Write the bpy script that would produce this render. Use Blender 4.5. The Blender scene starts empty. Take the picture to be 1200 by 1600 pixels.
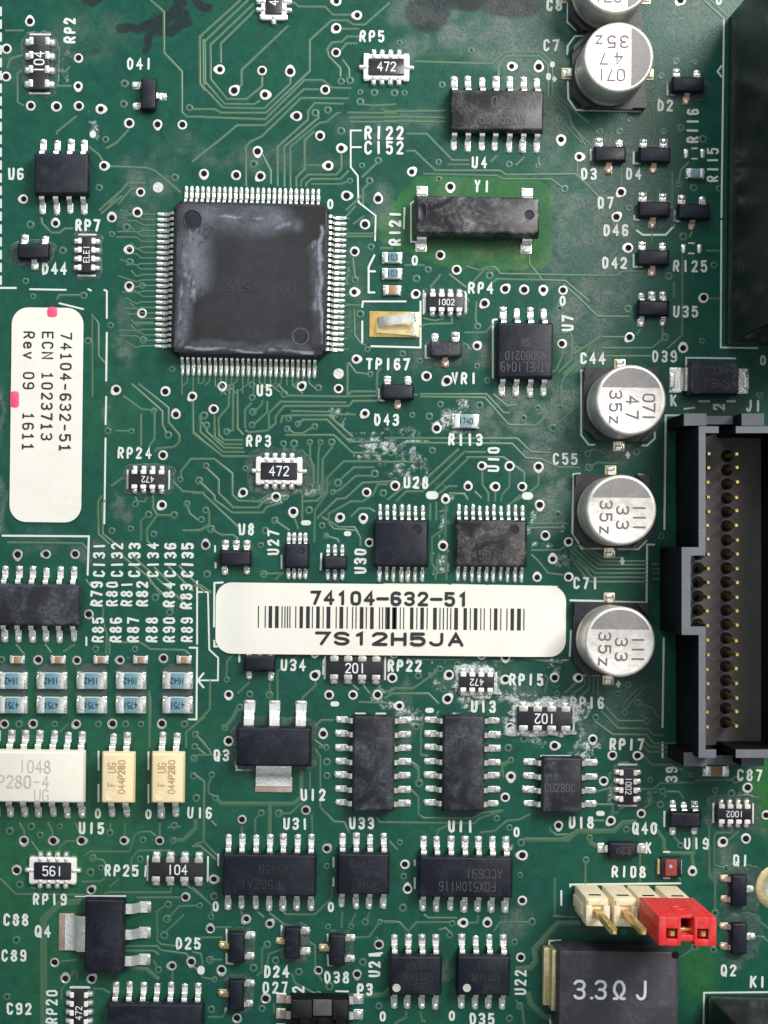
import bpy, math, random
import numpy as np
random.seed(7)
rng = np.random.default_rng(11)
R = math.radians
sc = bpy.context.scene
C = sc.collection

# ------------------------------------------------------------------ camera, world, lamps, exposure
# One unit is a hundred photo pixels on the board (about 5.9 mm). The lens looks straight down from
# above board point (455, 860); the frame is an off-centre crop of that view (lens shift).
D = 2640.0                      # lens height over the board
NX, NY = 455.0, 860.0           # board point under the lens
def W(px, py): return ((px - 600.0) / 100.0, (800.0 - py) / 100.0)
def un(px, py, h):              # board point under something seen at (px, py) at height h
    k = (D - h) / D
    return (NX + (px - NX) * k, NY + (py - NY) * k)
cam = bpy.data.cameras.new('camera'); cam_o = bpy.data.objects.new('camera', cam); C.objects.link(cam_o)
cx, cy = W(NX, NY)
cam_o.location = (cx, cy, D / 100.0)
cam.sensor_fit = 'VERTICAL'; cam.sensor_height = 24.0
cam.lens = 24.0 * D / 1600.0
cam.shift_x = (600 - NX) / 1600.0
cam.shift_y = -(800 - NY) / 1600.0
cam.clip_start = 0.1; cam.clip_end = 500
sc.camera = cam_o

world = bpy.data.worlds.new('World'); sc.world = world; world.use_nodes = True
bg = world.node_tree.nodes['Background']
bg.inputs[0].default_value = (0.78, 0.90, 1.0, 1); bg.inputs[1].default_value = 0.25

def area(name, loc, target, sx, sy, power, col):
    l = bpy.data.lights.new(name, 'AREA'); l.shape = 'RECTANGLE'; l.size = sx; l.size_y = sy
    l.energy = power; l.color = col
    o = bpy.data.objects.new(name, l); C.objects.link(o); o.location = loc
    d = np.array(target, float) - np.array(loc, float)
    from mathutils import Vector
    o.rotation_euler = Vector(d).to_track_quat('-Z', 'Y').to_euler()
    return o
area('window_light', (24, 24, 36), (0, 0, 0), 22, 22, 32000, (1.0, 0.98, 0.95))
area('side_light', (-14, 36, 30), (0, 0, 0), 24, 18, 9500, (0.90, 0.96, 1.0))
area('overhead_fill', (-1.5, -0.6, 60), (-1.5, -0.6, 0), 46, 46, 4200, (0.96, 0.98, 1.0))  # unseen panel added so flat metal leads reflect something bright
sc.view_settings.view_transform = 'Standard'; sc.view_settings.look = 'None'
sc.view_settings.exposure = 0.0; sc.view_settings.gamma = 1.0
sc.cycles.use_denoising = True
sc.cycles.max_bounces = 6

# ------------------------------------------------------------------ materials
def mat(name, col, rough=0.5, metal=0.0, spec=0.5, coat=0.0):
    m = bpy.data.materials.new(name); m.use_nodes = True
    b = m.node_tree.nodes['Principled BSDF']
    b.inputs['Base Color'].default_value = (*col, 1); b.inputs['Roughness'].default_value = rough
    b.inputs['Metallic'].default_value = metal; b.inputs['Specular IOR Level'].default_value = spec
    b.inputs['Coat Weight'].default_value = coat
    return m
def nd(m, t, **kw):
    n = m.node_tree.nodes.new(t)
    for k, v in kw.items():
        if k in n.inputs: n.inputs[k].default_value = v
        else: setattr(n, k, v)
    return n
def ln(m, a, ao, b, bi): m.node_tree.links.new(a.outputs[ao], b.inputs[bi])
def coords(m, scale, use='Object', rnd=True):
    tc = nd(m, 'ShaderNodeTexCoord'); mp = nd(m, 'ShaderNodeVectorMath', operation='MULTIPLY')
    mp.inputs[1].default_value = (scale, scale, scale)
    if rnd:
        oi = nd(m, 'ShaderNodeObjectInfo'); ad = nd(m, 'ShaderNodeVectorMath', operation='ADD')
        mu = nd(m, 'ShaderNodeMath', operation='MULTIPLY'); mu.inputs[1].default_value = 37.0
        ln(m, oi, 'Random', mu, 0); ln(m, tc, use, ad, 0); ln(m, mu, 0, ad, 1); ln(m, ad, 0, mp, 0)
    else: ln(m, tc, use, mp, 0)
    return mp
def noise(m, src, scale, detail=4, rough=0.6, dist=0.0):
    n = nd(m, 'ShaderNodeTexNoise'); n.inputs['Scale'].default_value = scale
    n.inputs['Detail'].default_value = detail; n.inputs['Roughness'].default_value = rough
    n.inputs['Distortion'].default_value = dist
    if src: ln(m, src, 0, n, 'Vector')
    return n
def ramp(m, src, so, p0, p1, c0=(0, 0, 0, 1), c1=(1, 1, 1, 1)):
    r = nd(m, 'ShaderNodeValToRGB'); e = r.color_ramp.elements
    e[0].position = p0; e[0].color = c0; e[1].position = p1; e[1].color = c1
    ln(m, src, so, r, 0); return r
def mix(m, a, b, fac):
    """a, b: colour tuple or (node, out); fac: float or (node, out)"""
    x = nd(m, 'ShaderNodeMix', data_type='RGBA')
    for v, i in ((a, 6), (b, 7)):
        if isinstance(v[0], (int, float)): x.inputs[i].default_value = (*v[:3], 1)
        else: m.node_tree.links.new(v[0].outputs[v[1]], x.inputs[i])
    if isinstance(fac, (int, float)): x.inputs[0].default_value = fac
    else: m.node_tree.links.new(fac[0].outputs[fac[1]], x.inputs[0])
    return x
def mth(m, op, a, b=None, clamp=False):
    x = nd(m, 'ShaderNodeMath', operation=op); x.use_clamp = clamp
    for v, i in ((a, 0), (b, 1)):
        if v is None: continue
        if isinstance(v, (int, float)): x.inputs[i].default_value = v
        else: m.node_tree.links.new(v[0].outputs[v[1]], x.inputs[i])
    return x
def bump(m, src, so, strength, dist=0.01):
    b = nd(m, 'ShaderNodeBump'); b.inputs['Strength'].default_value = strength; b.inputs['Distance'].default_value = dist
    ln(m, src, so, b, 'Height'); ln(m, b, 0, m.node_tree.nodes['Principled BSDF'], 'Normal')
def P(m): return m.node_tree.nodes['Principled BSDF']

def grimy(name, col, dust, lo, hi, rough=0.5, scale=2.2, fine=22.0, bumpy=0.25, spec=0.5, amount=1.0):
    m = mat(name, col, rough, spec=spec); c = coords(m, 1.0)
    n1 = noise(m, c, scale, 6, 0.68, 0.6); n2 = noise(m, c, fine, 3, 0.6)
    r1 = ramp(m, n1, 'Fac', lo, hi); r2 = ramp(m, n2, 'Fac', 0.3, 0.75)
    f = mth(m, 'MULTIPLY', (r1, 0), (r2, 0)); f = mth(m, 'MULTIPLY', (f, 0), amount)
    x = mix(m, col, dust, (f, 0)); ln(m, x, 2, P(m), 'Base Color')
    rr_ = ramp(m, n1, 'Fac', 0.25, 0.8, (rough - .12,) * 3 + (1,), (rough + .25,) * 3 + (1,)); ln(m, rr_, 0, P(m), 'Roughness')
    bump(m, n2, 'Fac', bumpy, 0.006)
    return m
def metal(name, col, rough, bmp=0.3, met=0.72):
    m = mat(name, col, rough, met); c = coords(m, 1.0)
    n = noise(m, c, 26, 3, 0.6); n2 = noise(m, c, 7, 3, 0.6)
    r = ramp(m, n2, 'Fac', 0.3, 0.75, tuple(v * .72 for v in col) + (1,), tuple(min(1, v * 1.08) for v in col) + (1,))
    ln(m, r, 0, P(m), 'Base Color'); bump(m, n, 'Fac', bmp, 0.012)
    return m

M = {}
M['epoxy'] = grimy('black_epoxy', (0.006, 0.007, 0.014), (0.075, 0.08, 0.095), 0.46, 0.85, 0.42, amount=0.7, spec=0.32)
M['epoxy_dusty'] = grimy('dusty_black_epoxy', (0.013, 0.014, 0.019), (0.17, 0.185, 0.21), 0.45, 0.74, 0.45, amount=0.85, spec=0.35)
M['epoxy_brown'] = grimy('smeared_black_epoxy', (0.009, 0.009, 0.010), (0.22, 0.195, 0.17), 0.46, 0.70, 0.36, 2.6, amount=0.9, spec=0.4)
M['epoxy_smear'] = grimy('whitish_smeared_epoxy', (0.008, 0.008, 0.011), (0.30, 0.28, 0.265), 0.45, 0.66, 0.34, 2.1, 14, amount=.9, spec=0.4)
M['resist_black'] = grimy('black_glass_glaze', (0.010, 0.010, 0.013), (0.07, 0.07, 0.07), 0.5, 0.9, 0.3, amount=.6)
M['tin'] = metal('tinned_lead', (0.95, 0.92, 0.85), 0.24, 0.5, 0.80)
M['solder'] = metal('solder', (0.95, 0.93, 0.87), 0.24, 0.6, 0.76)
M['solder_dull'] = metal('dull_solder', (0.66, 0.64, 0.58), 0.42, 0.5)
M['brown_tin'] = metal('brown_reflection_lead', (0.72, 0.53, 0.42), 0.36, 0.5)  # brown reflections put into the lead colour
M['gold'] = metal('gold_plating', (0.90, 0.62, 0.20), 0.26, 0.2, 0.75)
M['gold_pale'] = metal('pale_gold', (0.80, 0.66, 0.36), 0.30, 0.3)
M['via'] = metal('via_ring', (0.80, 0.78, 0.72), 0.38, 0.35, 0.45)
M['via_grey'] = metal('grey_via_ring', (0.60, 0.59, 0.57), 0.40, 0.4)
M['hole'] = mat('via_hole', (0.010, 0.008, 0.007), 0.7, spec=0.1)
M['silk'] = grimy('white_silkscreen', (0.60, 0.63, 0.575), (0.33, 0.40, 0.35), 0.5, 0.8, 0.55, 1.4, 16, 0.15, amount=.7)
M['trace'] = mat('masked_trace', (0.062, 0.130, 0.070), 0.38)
M['trace_dark'] = mat('masked_trace_dark', (0.05, 0.118, 0.064), 0.38)
M['tent_ring'] = mat('tented_via_ring', (0.05, 0.14, 0.085), 0.35)
M['tent_hole'] = mat('tented_via_hole', (0.006, 0.022, 0.018), 0.3)
M['paper'] = grimy('label_paper', (0.75, 0.72, 0.635), (0.60, 0.56, 0.47), 0.42, 0.8, 0.45, 0.9, 12, 0.16, amount=.75)
M['ink'] = mat('black_ink', (0.012, 0.012, 0.014), 0.5)
M['pink'] = mat('pink_marker', (0.80, 0.07, 0.17), 0.5)
M['print_white'] = mat('white_print', (0.72, 0.74, 0.74), 0.5)
M['print_grey'] = mat('grey_laser_mark', (0.018, 0.018, 0.024), 0.6)
M['print_pale'] = mat('pale_laser_mark', (0.062, 0.060, 0.060), 0.6)
M['print_tan'] = mat('tan_mark', (0.42, 0.30, 0.17), 0.6)
M['print_ltgrey'] = mat('light_grey_mark', (0.47, 0.46, 0.41), 0.6)
M['print_purple'] = mat('cap_print', (0.14, 0.11, 0.12), 0.55)
M['ceramic'] = grimy('white_ceramic', (0.76, 0.74, 0.68), (0.45, 0.42, 0.36), 0.5, 0.8, 0.45, 4, 24, 0.2)
M['blue'] = grimy('blue_glaze', (0.12, 0.265, 0.32), (0.20, 0.34, 0.39), 0.4, 0.8, 0.3, 6, 30, 0.1)
M['blue_dull'] = grimy('dull_blue_glaze', (0.17, 0.30, 0.33), (0.30, 0.38, 0.36), 0.4, 0.8, 0.35, 6, 30, 0.1)
M['brown'] = grimy('brown_ceramic', (0.33, 0.17, 0.075), (0.42, 0.26, 0.15), 0.4, 0.8, 0.4, 6, 30, 0.1)
M['red_glaze'] = grimy('red_glaze', (0.27, 0.035, 0.025), (0.33, 0.08, 0.06), 0.4, 0.8, 0.4, 6, 30, 0.1)
M['opto_white'] = grimy('cream_white_resin', (0.74, 0.71, 0.60), (0.66, 0.62, 0.50), 0.4, 0.8, 0.5, 2, 24, 0.12)
M['opto_cream'] = grimy('cream_yellow_resin', (0.82, 0.65, 0.38), (0.80, 0.68, 0.47), 0.4, 0.8, 0.45, 2, 24, 0.1)
M['cream'] = grimy('cream_nylon', (0.74, 0.64, 0.44), (0.50, 0.35, 0.17), 0.46, 0.74, 0.42, 4.5, 20, 0.2)
M['red'] = grimy('red_plastic', (0.62, 0.022, 0.024), (0.70, 0.13, 0.11), 0.42, 0.75, 0.36, 5, 26, 0.2)
M['alu'] = metal('aluminium_can', (0.74, 0.70, 0.64), 0.38, 0.3, 0.5)
M['cap_base'] = grimy('black_cap_base', (0.010, 0.011, 0.013), (0.05, 0.052, 0.055), 0.5, 0.85, 0.35)
M['cap_mark'] = grimy('dark_cap_mark', (0.19, 0.178, 0.172), (0.34, 0.32, 0.30), 0.40, 0.72, 0.5, 5, 28, 0.1)
M['shroud'] = grimy('black_moulded_plastic', (0.006, 0.007, 0.008), (0.012, 0.0125, 0.013), 0.42, 0.8, 0.6, 3, 30, 0.2, spec=0.06)  # connector sides near-black: their shade is put into the colour
M['shroud_rim'] = grimy('lit_rim_plastic', (0.105, 0.115, 0.128), (0.19, 0.20, 0.215), 0.42, 0.8, 0.6, 3, 30, 0.25)  # same plastic on the top faces, light put into a paler colour
M['shroud_floor'] = grimy('grey_floor_plastic', (0.066, 0.063, 0.060), (0.14, 0.135, 0.13), 0.42, 0.75, 0.6, 4, 30, 0.3)  # same plastic again, in a paler copy for the floor
M['film'] = grimy('flux_film', (0.060, 0.105, 0.085), (0.20, 0.25, 0.23), 0.42, 0.75, 0.18, 4, 14, 0.3)
M['crust'] = grimy('white_crust', (0.60, 0.64, 0.61), (0.24, 0.32, 0.27), 0.45, 0.72, 0.6, 9, 30, 0.6)
for k_, lo_, hi_ in (('film', .12, .72), ('crust', .10, .95)):
    m_ = M[k_]; n_ = noise(m_, coords(m_, 1.0), 7 if k_ == 'film' else 16, 5, .7, 1.0)
    r_ = ramp(m_, n_, 'Fac', .36, .6, (lo_,) * 3 + (1,), (hi_,) * 3 + (1,)); ln(m_, r_, 0, P(m_), 'Alpha')
M['patch'] = grimy('grey_copper_patch', (0.040, 0.060, 0.052), (0.07, 0.09, 0.08), 0.4, 0.8, 0.3, 4, 20, 0.1)
M['relay'] = grimy('glossy_black_plastic', (0.006, 0.007, 0.008), (0.025, 0.026, 0.028), 0.55, 0.9, 0.28, 1.4, 24, 0.1)
M['housing'] = grimy('dark_resistor_case', (0.034, 0.032, 0.040), (0.15, 0.145, 0.15), 0.46, 0.80, 0.45, 1.9, 30, 0.25)
M['print_blue'] = mat('pale_blue_dot', (0.30, 0.36, 0.52), 0.5)
M['pin_brown'] = metal('dark_reflection_gold', (0.42, 0.26, 0.09), 0.35, 0.3, 0.85)  # gold pin shafts darkened: reflected black surroundings put into the colour
# ------------------------------------------------------------------ mesh helpers (all lengths in photo pixels)
GR = -0.7                       # the board lies turned 0.7 degrees clockwise in the frame
class MB:
    def __init__(s): s.v = []; s.f = []; s.m = []; s.mats = []; s.flat = set()
    def mi(s, k):
        if k not in s.mats: s.mats.append(k)
        return s.mats.index(k)
    def add(s, vs, fs, k):
        o = len(s.v); s.v += [tuple(p) for p in vs]; i = s.mi(k)
        for f in fs: s.f.append([o + a for a in f]); s.m.append(i)
    def loft(s, rings, k, bot=False, top=True):
        n = len(rings[0]); vs = [p for r in rings for p in r]; fs = []
        for a in range(len(rings) - 1):
            for j in range(n):
                j2 = (j + 1) % n
                fs.append([a * n + j, a * n + j2, (a + 1) * n + j2, (a + 1) * n + j])
        caps = []
        if bot: caps.append(list(range(n))[::-1])
        if top: caps.append([(len(rings) - 1) * n + j for j in range(n)])
        s.add(vs, fs + caps, k)
        s.flat.update(range(len(s.f) - len(caps), len(s.f)))
    def box(s, x0, x1, y0, y1, z0, z1, k, bev=1.0, draft=0.0, r=1.5):
        cx, cy, hx, hy = (x0 + x1) / 2, (y0 + y1) / 2, (x1 - x0) / 2, (y1 - y0) / 2
        b = min(bev, (z1 - z0) * .45, hx * .45, hy * .45); r = min(r, hx * .9, hy * .9)
        s.loft([rr(hx, hy, r, z0, cx, cy), rr(hx - draft, hy - draft, r, z1 - b, cx, cy),
                rr(hx - draft - b * .3, hy - draft - b * .3, r, z1 - b * .3, cx, cy),
                rr(hx - draft - b, hy - draft - b, r, z1, cx, cy)], k, bot=True)
    def prism(s, pts, z0, z1, k, bev=0.0):
        n = len(pts)
        a = [(x, y, z0) for x, y in pts]; b = [(x, y, z1) for x, y in pts]
        vs = a + b; fs = [[i, (i + 1) % n, n + (i + 1) % n, n + i] for i in range(n)] + [list(range(n))[::-1], [n + i for i in range(n)]]
        s.add(vs, fs, k)
    def lathe(s, prof, k, n=24, cx=0, cy=0, top=True):
        s.loft([[(cx + r * math.cos(t), cy + r * math.sin(t), z) for t in [2 * math.pi * i / n for i in range(n)]] for r, z in prof], k, top=top)
    def strip(s, prof, w, t, k, cx=0):          # bent sheet metal; profile in (y, z)
        prof = [np.array(p, float) for p in prof]; n = len(prof); vs = []
        for i, p in enumerate(prof):
            d = prof[min(i + 1, n - 1)] - prof[max(i - 1, 0)]; d /= np.linalg.norm(d) + 1e-9
            nn = np.array([-d[1], d[0]])
            if nn[1] < 0: nn = -nn
            q = p - nn * t
            vs += [(cx - w / 2, p[0], p[1]), (cx + w / 2, p[0], p[1]), (cx + w / 2, q[0], q[1]), (cx - w / 2, q[0], q[1])]
        fs = []
        for i in range(n - 1):
            a, b = i * 4, i * 4 + 4
            for j in range(4): fs.append([a + j, a + (j + 1) % 4, b + (j + 1) % 4, b + j][::-1])
        fs += [[0, 1, 2, 3], [n * 4 - 4, n * 4 - 1, n * 4 - 2, n * 4 - 3]]
        s.add(vs, fs, k)
    def dome(s, cx, cy, hx, hy, z0, h, k, r=None, n=2):
        r = min(hx, hy) if r is None else r
        s.loft([rr(hx, hy, r, z0, cx, cy, n), rr(hx * .93, hy * .93, r * .9, z0 + h * .5, cx, cy, n),
                rr(hx * .68, hy * .68, r * .66, z0 + h * .87, cx, cy, n), rr(hx * .3, hy * .3, r * .3, z0 + h, cx, cy, n)], k)
    def ribbon(s, pts, w, z, k, closed=False, cap=True, up=0.0):
        p = [np.array(q, float) for q in pts]
        q = [p[0]]
        for a in p[1:]:
            if np.linalg.norm(a - q[-1]) > 1e-4: q.append(a)
        if closed and np.linalg.norm(q[0] - q[-1]) < 1e-4: q.pop()
        p = q; n = len(p)
        if n < 2: return
        hw = w / 2; L = []; Rr = []
        for i in range(n):
            a = p[i - 1] if (i > 0 or closed) else None; b = p[(i + 1) % n] if (i < n - 1 or closed) else None
            d1 = (p[i] - a) if a is not None else (b - p[i]); d2 = (b - p[i]) if b is not None else d1
            d1 = d1 / np.linalg.norm(d1); d2 = d2 / np.linalg.norm(d2)
            n1 = np.array([-d1[1], d1[0]]); n2 = np.array([-d2[1], d2[0]]); nn = n1 + n2
            l = np.linalg.norm(nn); nn = n1 if l < 1e-3 else nn / l
            m_ = hw / max(.5, float(nn @ n1)); L.append(p[i] + nn * m_); Rr.append(p[i] - nn * m_)
        vs = [(x, y, z) for x, y in L] + [(x, y, z) for x, y in Rr]; fs = []
        if up:                      # raised copper: sloping shoulders and a flat top
            C_ = [(a + b) / 2 for a, b in zip(L, Rr)]
            vs += [(*(c + (a - c) * .5), z + up) for c, a in zip(C_, L)] + [(*(c + (a - c) * .5), z + up) for c, a in zip(C_, Rr)]
            for i in range(n if closed else n - 1):
                j = (i + 1) % n
                fs += [[i, 2 * n + i, 2 * n + j, j], [2 * n + i, 3 * n + i, 3 * n + j, 2 * n + j], [3 * n + i, n + i, n + j, 3 * n + j]]
        for i in range(n if closed else n - 1):
            if up: break
            j = (i + 1) % n; fs.append([i, n + i, n + j, j])
        if cap and not closed and not up:
            for e, nb in ((0, 1), (n - 1, n - 2)):
                d = p[e] - p[nb]; d = d / np.linalg.norm(d) * hw; nn = np.array([-d[1], d[0]])
                o = len(vs); vs += [(*(p[e] + d * .72 + nn * .68), z), (*(p[e] + d), z), (*(p[e] + d * .72 - nn * .68), z)]
                side = (e, n + e)
                if e == 0: fs.append([0, o + 2, o + 1, o, n][::1])
                else: fs.append([n - 1, 2 * n - 1, o + 2, o + 1, o])
        # keep every face looking up
        ff = []
        for f in fs:
            ar = sum(vs[f[i]][0] * vs[f[(i + 1) % len(f)]][1] - vs[f[(i + 1) % len(f)]][0] * vs[f[i]][1] for i in range(len(f)))
            ff.append(f if ar > 0 else f[::-1])
        s.add(vs, ff, k)
    def build(s, name, sharp=38):
        me = bpy.data.meshes.new(name)
        me.from_pydata([(x * .01, y * .01, z * .01) for x, y, z in s.v], [], s.f)
        for k in s.mats: me.materials.append(M[k])
        me.polygons.foreach_set('material_index', s.m)
        me.polygons.foreach_set('use_smooth', [i not in s.flat for i in range(len(s.f))])
        me.update()
        me.set_sharp_from_angle(angle=R(sharp))
        return me
def rr(hx, hy, r, z, cx=0, cy=0, n=3):
    r = max(min(r, hx * .999, hy * .999), 1e-3); out = []
    for (sx, sy, a0) in ((1, 1, 0), (-1, 1, 90), (-1, -1, 180), (1, -1, 270)):
        for i in range(n + 1):
            a = R(a0 + 90 * i / n)
            out.append((cx + sx * (hx - r) + r * math.cos(a), cy + sy * (hy - r) + r * math.sin(a), z))
    return out

CACHE = {}
def cached(key, fn):
    if key not in CACHE: CACHE[key] = fn()
    return CACHE[key]
def thing(name, label, cat, px, py, rot=0.0, group=None, gr=True):
    o = bpy.data.objects.new(name, None); C.objects.link(o)
    x, y = W(px, py); o.location = (x, y, 0); o.rotation_euler = (0, 0, R(rot + (GR if gr else 0)))
    o.empty_display_size = 0.1
    o['label'] = label; o['category'] = cat
    if group: o['group'] = group
    return o
def part(name, me, parent, x=0, y=0, z=0, rot=0):
    o = bpy.data.objects.new(name, me if not isinstance(me, MB) else me.build(name)); C.objects.link(o)
    o.parent = parent; o.location = (x * .01, y * .01, z * .01); o.rotation_euler = (0, 0, R(rot))
    return o

# ------------------------------------------------------------------ stroke lettering
G = {
 '0': [[(1,0),(0,1),(0,5),(1,6),(3,6),(4,5),(4,1),(3,0),(1,0)]], '1': [[(2,0),(2,6)]],
 '2': [[(0,4.8),(.8,6),(3.2,6),(4,5),(4,3.9),(0,0)],[(0,0),(4,0)]],
 '3': [[(0,5.2),(.9,6),(3,6),(4,5.1),(4,4),(3,3.1),(1.4,3.1)],[(1.4,3.1),(3,3.1),(4,2.1),(4,.9),(3,0),(.9,0),(0,.8)]],
 '4': [[(3,0),(3,6),(0,2)],[(0,2),(4.2,2)]], '5': [[(3.8,6),(.2,6),(.1,3.2)],[(.1,3.2),(1,3.8),(3,3.8),(4,2.8),(4,1),(3,0),(.9,0),(0,.8)]],
 '6': [[(3.8,5.4),(3,6),(1,6),(0,5),(0,1),(1,0),(3,0),(4,1),(4,2.2)],[(4,2.2),(3,3.2),(.2,3.2)]],
 '7': [[(0,6),(4,6),(1.6,0)]],
 '8': [[(1.4,3.15),(.4,4.1),(.4,5.1),(1.2,6),(2.8,6),(3.6,5.1),(3.6,4.1),(2.6,3.15),(1.4,3.15)],[(1.5,3.15),(0,2),(0,1),(1,0),(3,0),(4,1),(4,2),(2.5,3.15),(1.5,3.15)]],
 '9': [[(.2,.6),(1,0),(3,0),(4,1),(4,5),(3,6),(1,6),(0,5),(0,3.8)],[(0,3.8),(1,2.8),(3.8,2.8)]],
 'A': [[(0,0),(2,6),(4,0)],[(.8,2),(3.2,2)]], 'B': [[(0,0),(0,6),(3,6),(4,5),(4,4)],[(4,4),(3,3.1),(.3,3.1)],[(3,3.1),(4,2.2),(4,1),(3,0),(.3,0)]],
 'C': [[(4,4.9),(3,6),(1,6),(0,5),(0,1),(1,0),(3,0),(4,1.1)]], 'D': [[(0,0),(0,6),(2.4,6),(4,4.6),(4,1.4),(2.4,0),(0,0)]],
 'E': [[(4,6),(0,6),(0,0),(4,0)],[(0,3.1),(3.2,3.1)]], 'F': [[(4,6),(0,6),(0,0)],[(0,3.1),(3.2,3.1)]],
 'G': [[(4,5),(3,6),(1,6),(0,5),(0,1),(1,0),(3,0),(4,1),(4,2.7),(2.4,2.7)]], 'H': [[(0,0),(0,6)],[(4,0),(4,6)],[(0,3),(4,3)]],
 'I': [[(2,0),(2,6)]], 'J': [[(3.6,6),(3.6,1.2),(2.6,0),(1,0),(0,1.2)]], 'K': [[(0,0),(0,6)],[(4,6),(0,2.5)],[(1.2,3.5),(4,0)]],
 'L': [[(0,6),(0,0),(4,0)]], 'M': [[(0,0),(0,6),(2,2.6),(4,6),(4,0)]], 'N': [[(0,0),(0,6),(4,0),(4,6)]],
 'O': [[(1,0),(0,1),(0,5),(1,6),(3,6),(4,5),(4,1),(3,0),(1,0)]], 'P': [[(0,0),(0,6),(3,6),(4,5),(4,3.7)],[(4,3.7),(3,2.7),(.3,2.7)]],
 'Q': [[(1,0),(0,1),(0,5),(1,6),(3,6),(4,5),(4,1),(3,0),(1,0)],[(2.4,1.8),(4.2,-.4)]],
 'R': [[(0,0),(0,6),(3,6),(4,5),(4,3.9)],[(4,3.9),(3,2.9),(.3,2.9)],[(1.8,2.9),(4,0)]],
 'S': [[(4,5),(3,6),(1,6),(0,5),(0,4),(1,3.2),(3,2.8),(4,2),(4,1),(3,0),(1,0),(0,1)]], 'T': [[(0,6),(4,6)],[(2,6),(2,0)]],
 'U': [[(0,6),(0,1),(1,0),(3,0),(4,1),(4,6)]], 'V': [[(0,6),(2,0),(4,6)]], 'W': [[(0,6),(1,0),(2,4),(3,0),(4,6)]],
 'X': [[(0,0),(4,6)],[(0,6),(4,0)]], 'Y': [[(0,6),(2,3),(4,6)],[(2,3),(2,0)]], 'Z': [[(0,6),(4,6),(0,0),(4,0)]],
 'z': [[(.3,4),(3.7,4),(.3,0),(3.7,0)]], '-': [[(.4,2.8),(3.6,2.8)]], '_': [[(-.6,2.9),(4.6,2.9)]], '+': [[(0,3),(4,3)],[(2,1),(2,5)]], '.': [[(1.8,.1),(2.2,.1)]],
 'e': [[(.4,2.2),(3.6,2.2)],[(3.8,2.2),(3.7,3.2),(2.9,4.1),(1.1,4.1),(.2,3.2),(.1,1),(1.1,0),(3,0),(3.8,.6)]], 'v': [[(0,4.2),(2,0),(4,4.2)]],
 'Ω': [[(0,0),(1.4,0),(1.4,.9),(.1,2.4),(.1,4.4),(1.2,6),(2.8,6),(3.9,4.4),(3.9,2.4),(2.6,.9),(2.6,0),(4,0)]],
 'ı': [[(.6,0),(3.4,0)],[(2,0),(2,6),(.7,5)]], 'ŋ': [[(0,6),(0,0)],[(-.4,0),(.9,0)],[(-.4,6),(.4,6),(3.6,0)],[(3.6,0),(3.6,6)],[(2.9,6),(4.3,6)]],
 'ł': [[(2.2,0),(2.2,6),(.9,4.9)]],
 'Γ': [[(0,0),(0,6),(3,6)],[(0,3),(2,3)]], 'o': [[(1.3,.8),(.6,2),(.6,4),(1.3,5.2),(2.7,5.2),(3.4,4),(3.4,2),(2.7,.8),(1.3,.8)]],
}
SMOOTH = set('0235689CDGJOPQRSUBeΩo')
def chaikin(p):
    closed = p[0] == p[-1]; out = []
    n = len(p)
    if closed:
        for i in range(n - 1):
            a, b = p[i], p[i + 1]
            out += [(a[0]*.75+b[0]*.25, a[1]*.75+b[1]*.25), (a[0]*.25+b[0]*.75, a[1]*.25+b[1]*.75)]
        return out + [out[0]]
    out = [p[0]]
    for i in range(n - 1):
        a, b = p[i], p[i + 1]
        if i > 0: out.append((a[0]*.75+b[0]*.25, a[1]*.75+b[1]*.25))
        if i < n - 2: out.append((a[0]*.25+b[0]*.75, a[1]*.25+b[1]*.75))
    return out + [p[-1]]
def letters(mb, text, x, y, h, adv, w, st, k, z, rot=0, wob=0.0):
    """text centred on (x, y); rot turns counter-clockwise"""
    ca, sa = math.cos(R(rot)), math.sin(R(rot)); n = len(text); zz = z
    for i, ch in enumerate(text):
        if ch == ' ' or ch not in G: continue
        ox = (i - (n - 1) / 2) * adv
        for pl in G[ch]:
            if ch in SMOOTH and len(pl) > 3:
                pl = chaikin(pl)
                if h > 30: pl = chaikin(pl)
            pts = []
            for a, b in pl:
                lx = ox + (a / 4 - .5) * w + random.uniform(-wob, wob); ly = (b / 6 - .5) * h + random.uniform(-wob, wob)
                pts.append((x + lx * ca - ly * sa, y + lx * sa + ly * ca))
            cl = math.dist(pts[0], pts[-1]) < 1e-3 or (pl[0] == pl[-1])
            if cl: pts[-1] = pts[0]
            mb.ribbon(pts, st, zz, k, closed=cl); zz += .11
        zz = z + (zz - z) % 1.0
    return mb

# ------------------------------------------------------------------ smooth random fields for stains
def vnoise(X, Y, cell, seed):
    g = np.random.default_rng(seed).random((260, 260))
    u, v = X / cell + 50.3, Y / cell + 50.7
    i, j = np.floor(u).astype(int), np.floor(v).astype(int); fu, fv = u - i, v - j
    fu = fu * fu * (3 - 2 * fu); fv = fv * fv * (3 - 2 * fv); i %= 259; j %= 259
    return (g[i, j] * (1 - fu) + g[i + 1, j] * fu) * (1 - fv) + (g[i, j + 1] * (1 - fu) + g[i + 1, j + 1] * fu) * fv
def fbm(X, Y, cell, seed, o=4):
    t = 0; a = 1.0; s = 0
    for i in range(o): t = t + a * vnoise(X, Y, cell / 2 ** i, seed + i); s += a; a *= .55
    return t / s
def sstep(a, b, x):
    t = np.clip((x - a) / (b - a), 0, 1); return t * t * (3 - 2 * t)
# ------------------------------------------------------------------ circuit board
BZ = 0.0
def lw(pts): return [(px - 600.0, 800.0 - py) for px, py in pts]        # photo px -> board-local px (y up)
board = thing('circuit_board', 'green printed circuit board under all the components, with white lettering and vias', 'circuit board', 600, 800, gr=False)

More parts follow.
